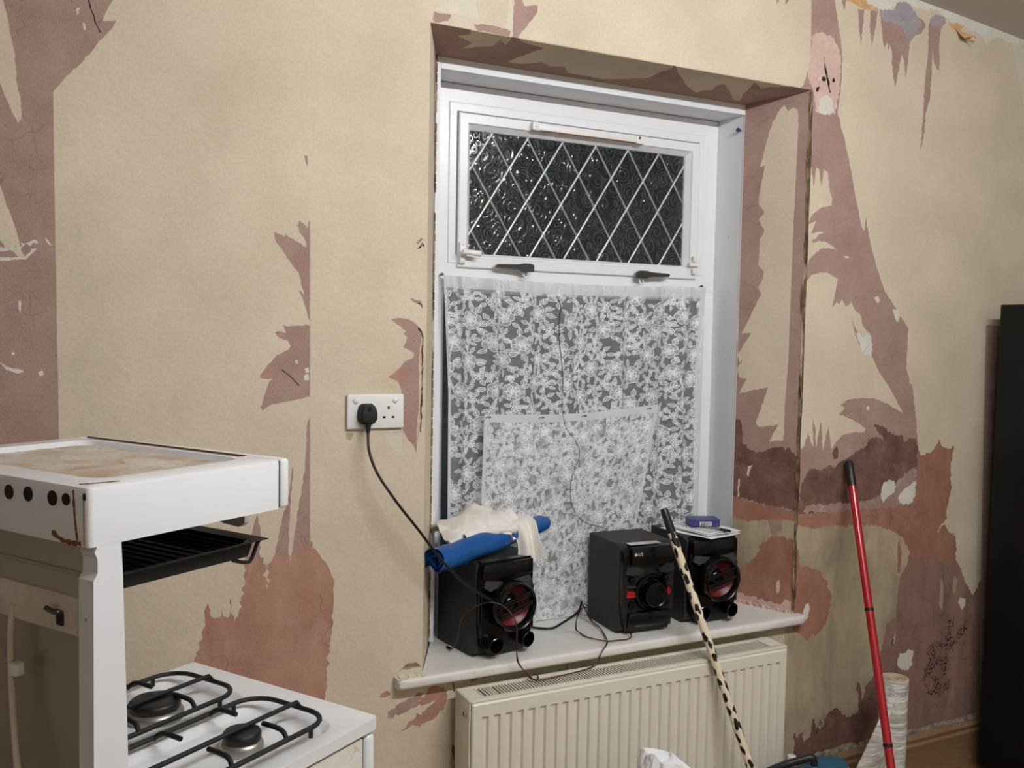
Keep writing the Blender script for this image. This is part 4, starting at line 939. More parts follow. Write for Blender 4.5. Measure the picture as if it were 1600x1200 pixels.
pan = thing('pinned_lace_curtain', 'smaller lace piece pinned over the lower middle of the net curtain', 'curtain', (1.45, .27, .656))
PW, PH = .62, .640
def S2(u, v):
    t = v/PH; k = u/PW
    x = 1.150+PW*k-.018*t*(1-k)-.14*(t**1.1)*k
    fold = .004*math.sin(u*48+.5)+.004*math.sin(u*19+2)*t
    sag = -.014*math.sin(PI*k)*(1-t)+.018*k*(1-t)
    return Vector((x, .259-.012*t+fold*.6, 1.296+sag-v*1.0))
lace_cloth(pan, S2, PW, PH, 11, 90, 40)
hem(pan, S2, 0, PW, 0, .024, 90, 'top_hem'); hem(pan, S2, 0, .012, 0, PH, 2, 'side_hem'); hem(pan, S2, PW-.012, PW, 0, PH, 2, 'side_hem')
for u in (.012, .19, .34, .585):
    p = S2(u, .010); MB().tube(spline([(p.x-.009, p.y-.003, p.z-.002), (p.x, p.y-.005, p.z+.003), (p.x+.010, p.y-.003, p.z+.001), (p.x+.002, p.y-.004, p.z-.002)], 5), .0009, 6).build('safety_pin', 'dark_metal', pan, True)

# ================================================================== CEILING TUBE (the room's lamp, above and right of the view)
lamp = thing('ceiling_light', 'fluorescent batten light on the ceiling', 'ceiling light', (1.36, -1.85, 2.66))
MB().rbox((0.58, -1.88, 2.60), (2.15, -1.82, 2.658), .006).build('batten', 'white_plastic', lamp, True)
MB().tube([(0.63, -1.85, 2.585), (2.10, -1.85, 2.585)], .019, 14).build('tube', 'lit_tube', lamp, True)
for x in (.605, 2.095): MB().rbox((x, -1.87, 2.56), (x+.03, -1.83, 2.61), .004).build('end_holder', 'white_plastic', lamp, True)

# ================================================================== RADIATOR
rad = thing('radiator', 'cream panel radiator with fluted front and slotted top grille under the window', 'radiator', (1.47, -.085, .12))
RX0, RX1, RY0, RY1, RZ0, RZ1 = .945, 1.99, -.135, -.037, .14, .607
def radiator():
    # fluted front plate
    m = MB(); prof = [(RX0+.002, RY0+.004), (RX0+.006, RY0)]; p = .0334; x = RX0+.030
    while x+.024 < RX1-.018:
        prof += [(x, RY0), (x+.004, RY0+.0075), (x+.015, RY0+.0075), (x+.019, RY0)]; x += p
    prof += [(RX1-.006, RY0), (RX1-.002, RY0+.004)]
    zs = [RZ0, RZ0+.03, RZ0+.036, RZ1-.050, RZ1-.043, RZ1-.012, RZ1-.006]; n = len(prof)
    for k, z in enumerate(zs):
        for (x, y) in prof:
            yy = y if 2 <= k <= 3 else (min(y, RY0) if y > RY0+.005 else y)
            m.v.append((x, yy+(.004 if k == 6 else 0), z))
    m.f = [(k*n+i, k*n+i+1, (k+1)*n+i+1, (k+1)*n+i) for k in range(6) for i in range(n-1)]
    m.build('front_panel', 'radiator_paint', rad, True, smooth=22)
    MB().box((RX0+.004, RY1-.006, RZ0), (RX1-.004, RY1, RZ1-.01)).build('rear_panel', 'radiator_paint', rad, True, smooth=0)
    MB().box((RX0+.006, RY0+.03, RZ0+.01), (RX1-.006, RY1-.02, RZ1-.06)).build('convector_fins', 'dark_metal', rad, True, smooth=0)
    for x0, x1 in ((RX0-.003, RX0+.0015), (RX1-.0015, RX1+.003)):
        MB().rbox((x0, RY0+.006, RZ0), (x1, RY1, RZ1), .0015, 2).build('side_panel', 'radiator_paint', rad, True)
    MB().lathe([(.010, 0), (.010, .004), (.006, .005), (.006, .002)], 18, aim((RX0-.003, -.105, RZ1-.040), (-1, 0, 0))).build('blanking_plug', 'chrome', rad, True)
    # top grille
    m = MB(); m.rbox((RX0, RY0+.002, RZ1-.007), (RX1, RY0+.022, RZ1+.001), .002).rbox((RX0, RY1-.018, RZ1-.007), (RX1, RY1, RZ1+.001), .002)
    m.box((RX0+.001, RY0+.021, RZ1-.007), (RX0+.04, RY1-.017, RZ1+.0008)).box((RX1-.05, RY0+.021, RZ1-.007), (RX1-.001, RY1-.017, RZ1+.0008))
    g = m.build('top_frame', 'radiator_paint', rad, True)
    m = MB(); k = 0; x = RX0+.043
    while x < RX1-.052:
        sk = .004*math.sin(k*.8) if k < 6 else 0
        m.box((x, RY0+.018, RZ1-.006), (x+.0036, RY1-.014, RZ1), Matrix.Translation((sk, 0, 0))); x += .0088; k += 1
    m.build('grille_slats', 'radiator_paint', g, smooth=0, kind='stuff')
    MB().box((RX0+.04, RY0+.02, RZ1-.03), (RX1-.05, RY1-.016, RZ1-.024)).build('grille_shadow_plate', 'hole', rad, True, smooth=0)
    # thermostatic valve at the right foot
    v = MB().lathe([(.010, 0), (.016, .004), (.0165, .045), (.013, .056), (.006, .058)], 22, place((2.055, -.10, .185))).build('valve_head', 'white_plastic', rad, True)
    m = MB()
    for a in range(12):
        t = 2*PI*a/12; m.box((-.0016, .0150, .012), (.0016, .0175, .044), place((2.055, -.10, .185), 0, 0, t))
    m.build('grip_ribs', 'black_plastic', v, smooth=0)
    MB().tube([(2.055, -.10, .01), (2.055, -.10, .185)], .009, 12).build('valve_body', 'chrome', rad, True)
    MB().tube([(1.985, -.10, .168), (2.055, -.10, .168)], .008, 12).build('valve_tail', 'chrome', rad, True)
radiator()

# ================================================================== SOCKET, PLUG AND CABLE
sk = thing('wall_socket', 'white double switched wall socket left of the window', 'socket', (.727, -.006, 1.293))
MB().rbox((.6535, -.0125, 1.293), (.8005, -.0016, 1.379), .0035, 3).build('faceplate', 'white_plastic', sk, True)
for x in (.676, .778):
    r = MB().lathe([(.0078, 0), (.0078, .0035), (.006, .0045)], 20, aim((x, -.0122, 1.3645), (0, -1, 0)) @ Matrix.Diagonal((1, .85, 1, 1))).build('rocker_switch', 'white_plastic', sk, True)
for x, z, w, h in ((.760, 1.3450, .0045, .0085), (.7485, 1.3215, .0075, .0050), (.7715, 1.3215, .0075, .0050)):
    MB().box((x-w/2, -.0128, z-h/2), (x+w/2, -.009, z+h/2)).build('pin_slot', 'hole', sk, True, smooth=0)
pl = thing('plug', 'black three-pin plug with long cable in the left half of the socket', 'plug', (.704, -.03, 1.30))
def plug():
    out = [(-.0245, -.012), (-.0245, .006), (-.021, .020), (-.013, .0265), (.013, .0265), (.021, .020), (.0245, .006), (.0245, -.012), (.018, -.022), (.008, -.026), (-.008, -.026), (-.018, -.022)]
    bm = bmesh.new(); lo = [bm.verts.new((x, 0, z)) for x, z in out]; hi = [bm.verts.new((x*.82, -.026, z*.84-.001)) for x, z in out]; n = len(out)
    bm.faces.new(lo); bm.faces.new(hi[::-1])
    for i in range(n): bm.faces.new((lo[i], lo[(i+1) % n], hi[(i+1) % n], hi[i]))
    bmesh.ops.bevel(bm, geom=[e for e in bm.edges if all(v.co.y < -.02 for v in e.verts)], offset=.005, segments=3, profile=.5, affect='EDGES')
    MB().bm(bm, place((.703, -.0125, 1.330))).build('body', 'rubber', pl, True, smooth=45)
    MB().lathe([(.006, 0), (.005, .0012), (.004, .0002)], 18, aim((.703, -.0385, 1.344), (0, -1, 0))).build('fuse_dimple', 'black_gloss', pl, True)
    MB().tube([(.703, -.026, 1.312), (.702, -.028, 1.298), (.701, -.031, 1.284)], [.0085, .0065, .0045], 12).build('strain_relief', 'rubber', pl, True)
    c = [(.701, -.031, 1.288), (.700, -.045, 1.242), (.717, -.060, 1.188), (.762, -.075, 1.117), (.820, -.080, 1.042), (.874, -.079, .971), (.905, -.070, .938), (.953, -.055, .893), (1.005, -.034, .854), (1.052, -.014, .824), (1.066, .004, .815)]
    MB().tube(spline(c, 10), .0036, 10).build('cable', 'cable_black', pl, True)
plug()

# ================================================================== HI-FI
def front(d0, d1):
    return lambda x, z, d: Vector((x, d, z))
def make_speaker(name, label, loc, rz):
    w, d, h = .186, .195, .268
    t = thing(name, label, 'speaker', loc, rz)
    pr = [(.0, .012), (.032, .0), (d, 0), (d, h), (.025, h), (.0, h-.01)]       # side outline (depth, height)
    MB().prism([(y, z) for y, z in pr], 0, w, lambda y, z, x: Vector((x, y+.012, z))).build('cabinet', 'black_matt', t, smooth=20)
    fp = [(.010, .035), (.035, .006), (w-.035, .006), (w-.010, .035), (w-.004, .10), (w-.004, h-.04), (w-.012, h-.004), (.012, h-.004), (.004, h-.04), (.004, .10)]
    MB().prism(fp, -.002, .022, lambda x, z, y: Vector((x, y, z))).build('front_panel', 'black_gloss', t, smooth=20)
    MB().rbox((.010, -.014, h-.052), (w-.010, .01, h-.008), .005).build('top_visor', 'black_gloss', t)
    for s in (0, 1):
        q = [(.012, .196), (.020, .214), (.075, .206), (.060, .194), (.03, .186)]; q = [(w-x if s else x, z) for x, z in q]
        MB().prism(q, -.016, .004, lambda x, z, y: Vector((x, y+(z-.19)*.4, z))).build('shoulder', 'grey_gloss', t, smooth=20)
        MB().prism([(w-x if s else x, z) for x, z in ((.006, .06), (.03, .08), (.03, .17), (.006, .185))], -.010, .004, lambda x, z, y: Vector((x, y, z))).build('side_cheek', 'black_gloss', t, smooth=20)
    F = aim((w*.52, .0, .142), (.0, -1, -.03))
    MB().lathe([(.060, 0), (.067, .012), (.070, .030), (.069, .044), (.064, .050), (.059, .046), (.056, .030), (.054, .018)], 48, F, caps=False).build('driver_ring', 'black_gloss', t, smooth=50)
    c = MB().lathe([(.056, .030), (.052, .026), (.024, .006), (.0, .004)], 40, F, caps=False).build('cone', 'red_cone', t, smooth=50)
    MB().lathe([(.026, .008), (.024, .018), (.014, .024), (.0, .026)], 32, F, caps=False).build('dust_cap', 'black_gloss', c, smooth=60)
    for zz, tl in ((.006, .26), (-.020, .26)):
        MB().rbox((-.056, -.008, .040), (.056, .006, .047), .003, 2, F @ Matrix.Rotation(tl, 4, 'Z') @ Matrix.Translation((0, -zz, 0))).build('cross_bar', 'black_gloss', t)
    MB().prism([(-.05, .012), (-.02, .05), (-.054, .046)], .036, .044, lambda x, y, z: F @ Vector((x, y, z))).build('trim_wedge', 'black_plastic', t, smooth=0)
    for x in (.046, w-.044):
        B = aim((x, .012, .042), (.12 if x > .09 else -.12, -1, -.06))
        MB().lathe([(.017, -.012), (.021, .030), (.0225, .046), (.020, .048), (.0165, .030), (.013, .002), (.0, .0)], 28, B, caps=False).build('bass_port', 'black_gloss', t, smooth=50)
    MB().rbox((w*.3, .0, .0), (w*.7, .03, .014), .004).build('foot', 'black_plastic', t)
    return t
make_speaker('hifi_speaker', 'black loudspeaker with red cone under the towel and blue film roll', (1.029, .020, .653), math.radians(9))
make_speaker('hifi_speaker', 'black loudspeaker with red cone under the papers, behind the cow print pole', (1.742, .040, .653), math.radians(-2))

def text_mesh(body, size, mat_, parent, Mx, name, depth=.0004):
    cu = bpy.data.curves.new(name, 'FONT'); cu.body = body; cu.size = size; cu.extrude = depth; cu.align_x = 'LEFT'
    o = bpy.data.objects.new(name, cu); col.objects.link(o)
    me = bpy.data.meshes.new_from_object(o.evaluated_get(bpy.context.evaluated_depsgraph_get()))
    bpy.data.objects.remove(o); bpy.data.curves.remove(cu)
    me.name = name; me.transform(Mx); me.materials.clear(); me.materials.append(M[mat_])
    q = bpy.data.objects.new(name, me); col.objects.link(q); q.parent = parent; return q
def hifi():
    w, d, h = .184, .196, .267
    t = thing('hifi_unit', 'black compact stereo unit with big round dial between the two loudspeakers', 'stereo', (1.497, .034, .653), math.radians(-2.5))
    pr = [(.012, .012), (.040, 0), (d, 0), (d, h), (.03, h), (.012, h-.008)]
    MB().prism(pr, 0, w, lambda y, z, x: Vector((x, y, z))).build('cabinet', 'black_matt', t, smooth=20)
    fp = [(.006, .05), (.020, .008), (w-.020, .008), (w-.006, .05), (w-.002, .10), (w-.002, h-.01), (.002, h-.01), (.002, .10)]
    MB().prism(fp, 0, .03, lambda x, z, y: Vector((x, y, z))).build('front_panel', 'black_plastic', t, smooth=20)
    MB().rbox((.026, -.016, h-.062), (w-.010, .02, h-.004), .007).build('display_window', 'black_gloss', t)
    MB().rbox((.002, -.004, h-.058), (.024, .02, h-.012), .004).build('display_cheek', 'black_gloss', t)
    for s in (0, 1):
        q = [(.008, .186), (.014, .206), (.040, .206), (.066, .192), (.060, .182), (.03, .178)]; q = [(w-x if s else x, z) for x, z in q]
        MB().prism(q, -.014, .006, lambda x, z, y: Vector((x, y, z))).build('shoulder', 'grey_gloss', t, smooth=20)
        q = [(.012, .142), (.014, .148), (.062, .144), (.058, .138)]; q = [(w-x if s else x, z) for x, z in q]
        MB().prism(q, -.008, .006, lambda x, z, y: Vector((x, y, z))).build('trim_rib', 'grey_gloss', t, smooth=20)
        q = [(.016, .112), (.018, .131), (.046, .127), (.043, .112)]; q = [(w-x if s else x, z) for x, z in q]
        MB().prism(q, -.009, .006, lambda x, z, y: Vector((x, y, z))).build('red_button', 'red_plastic', t, smooth=20)
        for zz in (.165, .090):
            MB().lathe([(.011, 0), (.011, .012), (.009, .016), (.0, .0165)], 22, aim((w-.034 if s else .034, .002, zz), (0, -1, 0)), caps=False).build('small_knob', 'black_gloss', t)
    F = aim((w*.54, .002, .122), (0, -1, 0))
    MB().lathe([(.056, 0), (.056, .012), (.050, .018), (.045, .014), (.044, .008), (0, .008)], 48, F, caps=False).build('dial_ring', 'black_gloss', t, smooth=50)
    kb = MB().lathe([(.037, .006), (.037, .040), (.034, .044), (.031, .042), (0, .041)], 48, F, caps=False).build('dial', 'black_gloss', t, smooth=30)
    MB().rbox((-.0012, .020, .0415), (.0012, .033, .0432), .0005, 1, F).build('dial_mark', 'grey_gloss', kb)
    MB().rbox((.022, -.012, .018), (w-.016, .02, .066), .006).build('disc_tray', 'black_gloss', t)
    MB().rbox((.040, -.0135, .022), (w-.036, -.011, .028), .001, 1).build('tray_lip', 'grey_gloss', t)
    Mx = place((.046, -.0166, h-.030)) @ Matrix.Rotation(PI/2, 4, 'X')
    lg = text_mesh('LG', .0125, 'white_plastic', t, Mx, 'logo_letters')
    m = MB(); m.lathe([(.0048, 0), (.0048, .0008)], 24, aim((.0385, -.0162, h-.0258), (0, -1, 0)))
    r = m.build('logo_disc', 'white_plastic', t)
    m = MB().tube([(.0385+.0028*math.cos(a), -.0174, h-.0258+.0028*math.sin(a)) for a in [(.6+k*.5) for k in range(10)]], .0005, 6)
    m.box((.0377, -.0178, h-.028), (.0383, -.0169, h-.0236)); m.build('logo_face', 'red_plastic', r, smooth=0)
    MB().box((.028, .000, h+.0002), (.134, .030, h+.0008), Matrix.Rotation(-.02, 4, 'Z')).build('paper_sticker', 'sticker', t, smooth=0, label='pale paper sticker with red print')
    for x, y in ((.022, .05), (w-.022, .05), (.022, d-.02), (w-.022, d-.02)):
        MB().lathe([(.008, -.003 if False else .0), (.008, .003)], 12, place((x, y, -.0)) ).build('foot', 'rubber', t)
    for z in (.06, .2): MB().lathe([(.003, 0), (.003, .001)], 10, aim((0, .045, z), (-1, 0, 0))).build('screw', 'black_gloss', t)
hifi()

# wires
def wire(name, label, pts, r, mat_, cat='cable', n=10, twin=None, group=None):
    sp = spline(pts, n); t = thing(name, label, cat, tuple(sp[0]), group=group)
    if twin:
        for k, mt in enumerate(twin):
            P = []
            for i, p in enumerate(sp):
                a = i*.22+k*PI; P.append(p+Vector((math.cos(a)*r*.9, math.sin(a)*r*.9*.5, abs(math.sin(a))*r*.9)))
            MB().tube(P, r, 7).build('strand', mt, t, True)
    else: MB().tube(sp, r, 8).build('strand', mat_, t, True)
    return t
wire('aerial_wire', 'thin dark aerial wire trailing down the net curtain to the stereo', [(1.399, 0.280, 1.654), (1.411, 0.276, 1.619), (1.407, 0.277, 1.579), (1.410, 0.275, 1.500), (1.422, 0.272, 1.401), (1.414, 0.262, 1.323), (1.406, 0.238, 1.284), (1.420, 0.238, 1.244), (1.456, 0.238, 1.203), (1.467, 0.238, 1.163), (1.456, 0.238, 1.133), (1.441, 0.238, 1.094), (1.437, 0.238, 1.044), (1.446, 0.238, 1.004), (1.468, 0.234, 0.967), (1.502, 0.234, 0.946), (1.543, 0.234, 0.934), (1.575, 0.234, 0.925)], .0009, 'cable_black')
wire('speaker_wire', 'thin red and black twin wire looping off the sill onto the radiator grille', [(1.000, .123, .655), (.992, .143, .656), (.990, .10, .662), (.985, .05, .715), (.975, .000, .779), (1.005, -.025, .815), (1.042, -.045, .826), (1.081, -.060, .805), (1.100, -.070, .766), (1.105, -.065, .705), (1.111, -.065, .662), (1.143, -.058, .622), (1.153, -.084, .613), (1.171, -.067, .614), (1.165, -.048, .616), (1.142, -.068, .617), (1.168, -.088, .613), (1.242, -.078, .612), (1.345, -.062, .614), (1.374, -.058, .646), (1.401, -.046, .668), (1.440, .02, .657), (1.470, .100, .658), (1.480, .17, .662), (1.475, .215, .70)], .0014, None, twin=('wire_red', 'cable_black'))
wire('speaker_wire', 'second loop of thin red and black wire in front of the stereo unit', [(1.475, .20, .705), (1.432, .110, .723), (1.385, .060, .742), (1.362, .052, .725), (1.385, .10, .672), (1.395, .10, .657), (1.399, .048, .656), (1.426, .005, .656), (1.472, -.008, .656), (1.507, -.004, .656), (1.520, .010, .660), (1.522, .03, .662)], .0014, None, twin=('wire_red', 'cable_black'))
wire('power_cable', 'short black cable lying on the sill between left speaker and stereo', [(1.235, .215, .665), (1.27, .205, .660), (1.300, .185, .657), (1.330, .165, .657), (1.356, .170, .657), (1.396, .196, .658), (1.442, .224, .661), (1.478, .240, .672), (1.492, .246, .70)], .0034, 'cable_black')

# ---- film roll and towel on the left speaker
def film_roll():
    t = thing('plastic_film_roll', 'blue plastic film roll lying across the left speaker under a towel', 'plastic roll', (1.09, .09, .925))
    a = Vector((.893, -.003, .936)); b = Vector((1.292, .150, .977)); ax = (b-a).normalized(); side = ax.cross(Vector((0, 0, 1))).normalized(); up = side.cross(ax)
    L = (b-a).length
    def sect(th, s):
        r = (.0245+.0012*th/ (2*PI)*3)*(1+.06*math.sin(s*17+th))
        flat = 1-.30*max(0, (s-.45)/.55); return r, flat
    def fn(u, v):
        th = u*2*PI*2.6; r, fl = sect(th, v); r *= .42+.58*min(1, u*1.15+.12)
        p = a+ax*(L*v+.006*math.sin(th*2)*(1 if v < .02 or v > .98 else 0))
        return p+side*(r*math.cos(th)*1.05)+up*(r*math.sin(th)*fl+.004)
    MB().grid(fn, 80, 26, .0008).build('rolled_film', 'blue_film', t, True, smooth=60)
    def flap(u, v):
        p = a+ax*(L*(.02+.30*v))+side*(-.018-.03*u)+up*(.012+.022*math.sin(u*2.6)-.045*u*u+.004*math.sin(v*14+u*5))
        return p
    MB().grid(flap, 14, 14, .0008).build('loose_flap', 'blue_film', t, True, smooth=60)
    def flap2(u, v):
        p = a+ax*(L*(.03+.24*v))+side*(.014-.012*u)+up*(-.016-.016*u+.003*math.sin(v*11))
        return p
    MB().grid(flap2, 6, 12, .0008).build('loose_flap', 'blue_film', t, True, smooth=60)
film_roll()
def towel():
    t = thing('towel', 'crumpled dirty white towel heaped on the left speaker and film roll', 'towel', (1.10, .12, .95))
    def fn(u, v):
        # u along the heap (left to right), v from its back edge over the crest to its front hem
        x = .962+.262*u; crest = .062*math.sin(PI*min(1, max(0, u*.93+.06)))**.75
        th = v*1.0
        y = .235-.165*v-.012*math.sin(PI*u)*v+.03*(u-.5)*v
        base = .945+.012*u
        z = base+crest*math.sin(PI*(.12+.86*v))**.8+.022*math.sin(PI*v)
        z += .010*math.sin(u*13+v*5)*math.sin(PI*v)+.006*math.sin(u*29-v*9)*math.sin(PI*v)
        z += .006*noise.noise((u*9, v*9, 1))
        # front hem follows the film roll; right corner hangs down in front of the speaker
        if v > .62:
            k = (v-.62)/.38; z += .018*k*(1 if u < .7 else 0)
        y += .007*math.sin(u*21+v*3)
        return (x, y, z)
    MB().grid(fn, 54, 40, .006).build('cloth', 'towel', t, True, smooth=80)
    def corner(u, v):
        # corner that falls over the film roll and hangs in front of the speaker
        P = spline([(0, .150, 1.000), (0, .105, 1.004), (0, .082, .990), (0, .068, .960), (0, .064, .930), (0, .066, .905)], 4)
        q = P[min(len(P)-1, int(v*(len(P)-1)+.5))]; w = .075-.020*v+.012*math.sin(v*7)
        x = 1.183+.030*v+w*(u-.5)+.020*v*(u-.5); y = q.y+.010*math.sin(u*9+v*2)-.004*v; z = q.z+.004*math.sin(u*7)-.018*v*math.sin(PI*u)*.6+.010*(u-.5)
        return (x, y, z)
    MB().grid(corner, 20, 20, .005).build('hanging_corner', 'towel', t, True, smooth=80)
    def roll(u, v):
        a = u*2*PI; r = .011+.003*math.sin(v*14); p = Vector((1.00+.165*v, .052+.022*v+.006*math.sin(v*6), .982+.006*math.sin(PI*v)+.008*v))
        return p+Vector((.002*math.sin(a*3), r*math.cos(a), r*math.sin(a)))
    MB().grid(roll, 16, 24).build('rolled_hem', 'towel', t, True, smooth=80)
towel()
# ---- papers, box and pen on the right speaker
def papers():
    lay = [('paper_leaflet', 'folded white leaflet lying under the violet box on the right speaker', 0., (1.795, .015), 0), ('paper_sheet', 'white printed sheet at the bottom of the papers on the right speaker', .10, (1.79, -.008), 1)]
    for name, lb, rz, (x, y), k in lay:
        zz = .9235 if k else .9285
        t = thing(name, lb, 'paper', (x, y, zz), math.radians(9)+rz)
        def fn(u, v, k=k):
            return (.150*u, .20*v, .0012*math.sin(u*6+k)+.0016*math.sin(v*5+k*2)+(.004*max(0, u-.75) if k == 0 else -.010*max(0, .12-v)))
        MB().grid(fn, 12, 12, .0008).build('sheet', 'paper_white', t, smooth=60)
        if not k:
            def fn2(u, v): return (.004+.142*u, .006+.18*v, .0032+.0012*math.sin(u*5)+.001*math.sin(v*7))
            MB().grid(fn2, 10, 10, .0006).build('folded_leaf', 'paper_white', t, smooth=60)
            m = MB()
            for i in range(9): m.box((.02, .02+i*.018, .0056), (.06+.06*rnd.random(), .0225+i*.018, .0060))
            m.build('printed_lines', 'grey_gloss', t, smooth=0)
    b = thing('medicine_box', 'small violet cardboard box with a barcode on the papers', 'box', (1.868, .135, .9355), math.radians(-22))
    MB().rbox((-.048, -.032, 0), (.048, .032, .022), .0012, 1).build('carton', 'violet', b)
    MB().box((-.018, -.0325, .003), (.020, -.0319, .0155)).build('barcode_label', 'paper_white', b, smooth=0)
    m = MB(); x = -.015
    while x < .016:
        w = rnd.choice((.0006, .001, .0015)); m.box((x, -.0329, .0045), (x+w, -.0324, .0135)); x += w+rnd.choice((.0008, .0012))
    m.build('bars', 'black_plastic', b, smooth=0)
    MB().rbox((.0482, -.028, .002), (.0505, .024, .018), .0008, 1).build('open_end_flap', 'paper_white', b)
    p = thing('pen', 'clear pen with black cap on the papers beside the violet box', 'pen', (1.862, .05, .937))
    a, c = Vector((1.842, .118, .938)), Vector((1.880, .014, .9375)); 
    MB().tube([a, a.lerp(c, .06), a.lerp(c, .72)], [.0012, .0036, .0036], 10).build('barrel', 'steel', p, True)
    MB().tube([a.lerp(c, .68), c], .0046, 10).build('cap', 'black_plastic', p, True)
papers()

# ================================================================== POLES
def pole(name, label, p0, p1, r, mat_, extras):
    p0, p1 = Vector(p0), Vector(p1); t = thing(name, label, 'pole', tuple(p0)); L = (p1-p0).length; F = aim(p0, p1-p0)
    o = MB().lathe([(r*.6, .0), (r, .004), (r, L-.07), (r*.98, L-.068)], 24, None).build('shaft', mat_, t)
    o.matrix_parent_inverse = BASE[t.name].inverted(); o.matrix_basis = F
    for nm, z0, z1, rr, mt in extras:
        m = MB().lathe([(rr*.8, z0), (rr, z0+.003), (rr, z1-.004), (rr*.75, z1)] if z0 < L-.1 else [(rr, z0), (rr*.96, z0+.02), (rr*.90, z1-.006), (rr*.7, z1)], 24, F)
        m.build(nm, mt, t, True)
    return t, F, L
pa, pb = Vector((1.837, -.346, .0)), Vector((1.602, -.020, 1.033)); d_ = (pb-pa).normalized(); Lc = (pb-pa).length
t, F, L = pole('mop_pole', 'black and white cow print pole leaning on the sill in front of the stereo', pa, pb, .0122, 'cow_print', [('black_grip', Lc-.072, Lc, .0128, 'black_plastic')])
ra, rb = Vector((2.1639, -.4523, 0)), Vector((2.3347, -.020, 1.135))
dr = (rb-ra).normalized(); Lr = (rb-ra).length
pole('telescopic_pole', 'bright red telescopic pole with black cap leaning against the stained wall', ra, rb, .0125, 'red_paint',
     [('black_cap', Lr-.078, Lr+.004, .0145, 'black_plastic'), ('black_ring', Lr*.612, Lr*.612+.014, .0138, 'black_plastic'), ('black_ring', Lr*.292, Lr*.292+.014, .0142, 'black_plastic')])

# ================================================================== WALLPAPER ROLL
def wall_roll():
    cx, cy, H, R = 2.404, -.176, .462, .043
    t = thing('wallpaper_roll', 'half unrolled white embossed wallpaper roll standing on the floor by the skirting', 'wallpaper roll', (cx, cy, 0))
    MB().lathe([(R, 0), (R, H), (R-.001, H), (R-.001, H-.001)], 48, None, caps=False).build('outer_layer', 'embossed_roll', t, smooth=60)
    m = MB()
    for k in range(9): r = R-.0016-k*.0034; m.lathe([(r, 0), (r, H-.0015*(k % 3)), (r-.0022, H-.0015*(k % 3)), (r-.0022, 0)], 40, None, caps=False)
    m.build('wound_layers', 'roll_back', t, smooth=30)
    # free end swinging away to the left, its top edge falling from the roll to the floor
    d = Vector((-.894, .35, 0)).normalized()
    def fn(u, v):
        reach = .006+.42*min(v, .58)**1.12; top = H
        s = reach*u; a = PI*.98
        p0 = Vector((cx-.040, cy-.016, 0)); side = Vector((-.86, -.18, 0)).normalized(); bul = Vector((.25, -.95, 0)).normalized()
        z = .408*(1-v)+.0*v
        q = p0+side*s+bul*(.022*math.sin(PI*min(1, u*1.1)))
        return (q.x-cx, q.y-cy, max(.0015, z+.05*(1-u)*(1-v)))
    MB().grid(fn, 18, 26, .0008).build('unrolled_sheet', 'embossed_roll', t, smooth=70)
wall_roll()

# ================================================================== POWER TOOL CASE, CARRIER BAG
def toolcase():
    t = thing('tool_case', 'teal and black power tool case with black carry handle beside the radiator foot', 'tool case', (1.965, -.235, 0), math.radians(-30))
    MB().rbox((-.09, -.10, .0), (.13, .02, .280), .02, 3).build('case_body', 'black_plastic', t)
    MB().rbox((-.015, -.09, .27), (.125, .015, .320), .022, 4).build('lid', 'teal', t)
    MB().rbox((.010, -.100, .265), (.060, -.078, .312), .006, 2).build('red_latch', 'red_plastic', t)
    MB().rbox((.060, -.100, .258), (.128, -.06, .310), .010, 2).build('corner_guard', 'black_plastic', t)
    MB().tube(spline([(-.115, -.06, .290), (-.07, -.064, .314), (-.01, -.064, .336), (.012, -.064, .340), (.017, -.064, .32), (.017, -.064, .27)], 6), .011, 12).build('carry_handle', 'black_plastic', t)
toolcase()
def bag():
    t = thing('plastic_bag', 'crumpled white plastic carrier bag standing in front of the radiator', 'bag', (1.395, -.36, 0))
    def fn(u, v):
        a = u*2*PI; q = min(1, v/.86); h = .462*q; r = .100*(1-.25*q**2)*(1 if v < .86 else max(.02, 1-(v-.86)/.14))
        c, s_ = math.cos(a), math.sin(a)
        r *= 1+.30*noise.noise((c*1.6, s_*1.6, q*3))+.14*noise.noise((c*4, s_*4, q*8))+.05*noise.noise((c*9, s_*9, q*20))
        z = h+.020*noise.noise((c*2+4, s_*2, v*4))*q+(.020*math.sin((v-.86)/.14*1.5) if v > .86 else 0)-.055*q*q*r*c/.1
        return (r*c, r*.7*s_, max(0, z))
    MB().grid(fn, 80, 70).build('film', 'paper_white', t, smooth=20)
bag()

# ================================================================== BLACK CABINET
def cabinet():
    x0, x1, y0, y1, H = 2.952, 3.55, -.78, -.088, 1.665
    t = thing('tall_cabinet', 'tall black fridge-like cabinet at the right edge', 'cabinet', (x0+.3, -.43, 0))
    MB().rbox((x0, y0+.045, .03), (x1, y1, H), .004).build('carcass', 'cabinet_black', t, True)
    MB().rbox((x0, y0, .62), (x1, y0+.041, H-.002), .005).build('upper_door', 'cabinet_black', t, True)
    MB().rbox((x0, y0, .05), (x1, y0+.041, .612), .005).build('lower_door', 'cabinet_black', t, True)
    for z0, z1 in ((.75, 1.1), (.35, .58)): MB().rbox((x0+.03, y0-.03, z0), (x0+.048, y0-.001, z1), .006).build('door_handle', 'dark_metal', t, True)
    for x in (x0+.05, x1-.05):
        for y in (y0+.1, y1-.06): MB().lathe([(.018, 0), (.018, .031)], 14, place((x, y, 0))).build('foot', 'rubber', t, True)
cabinet()

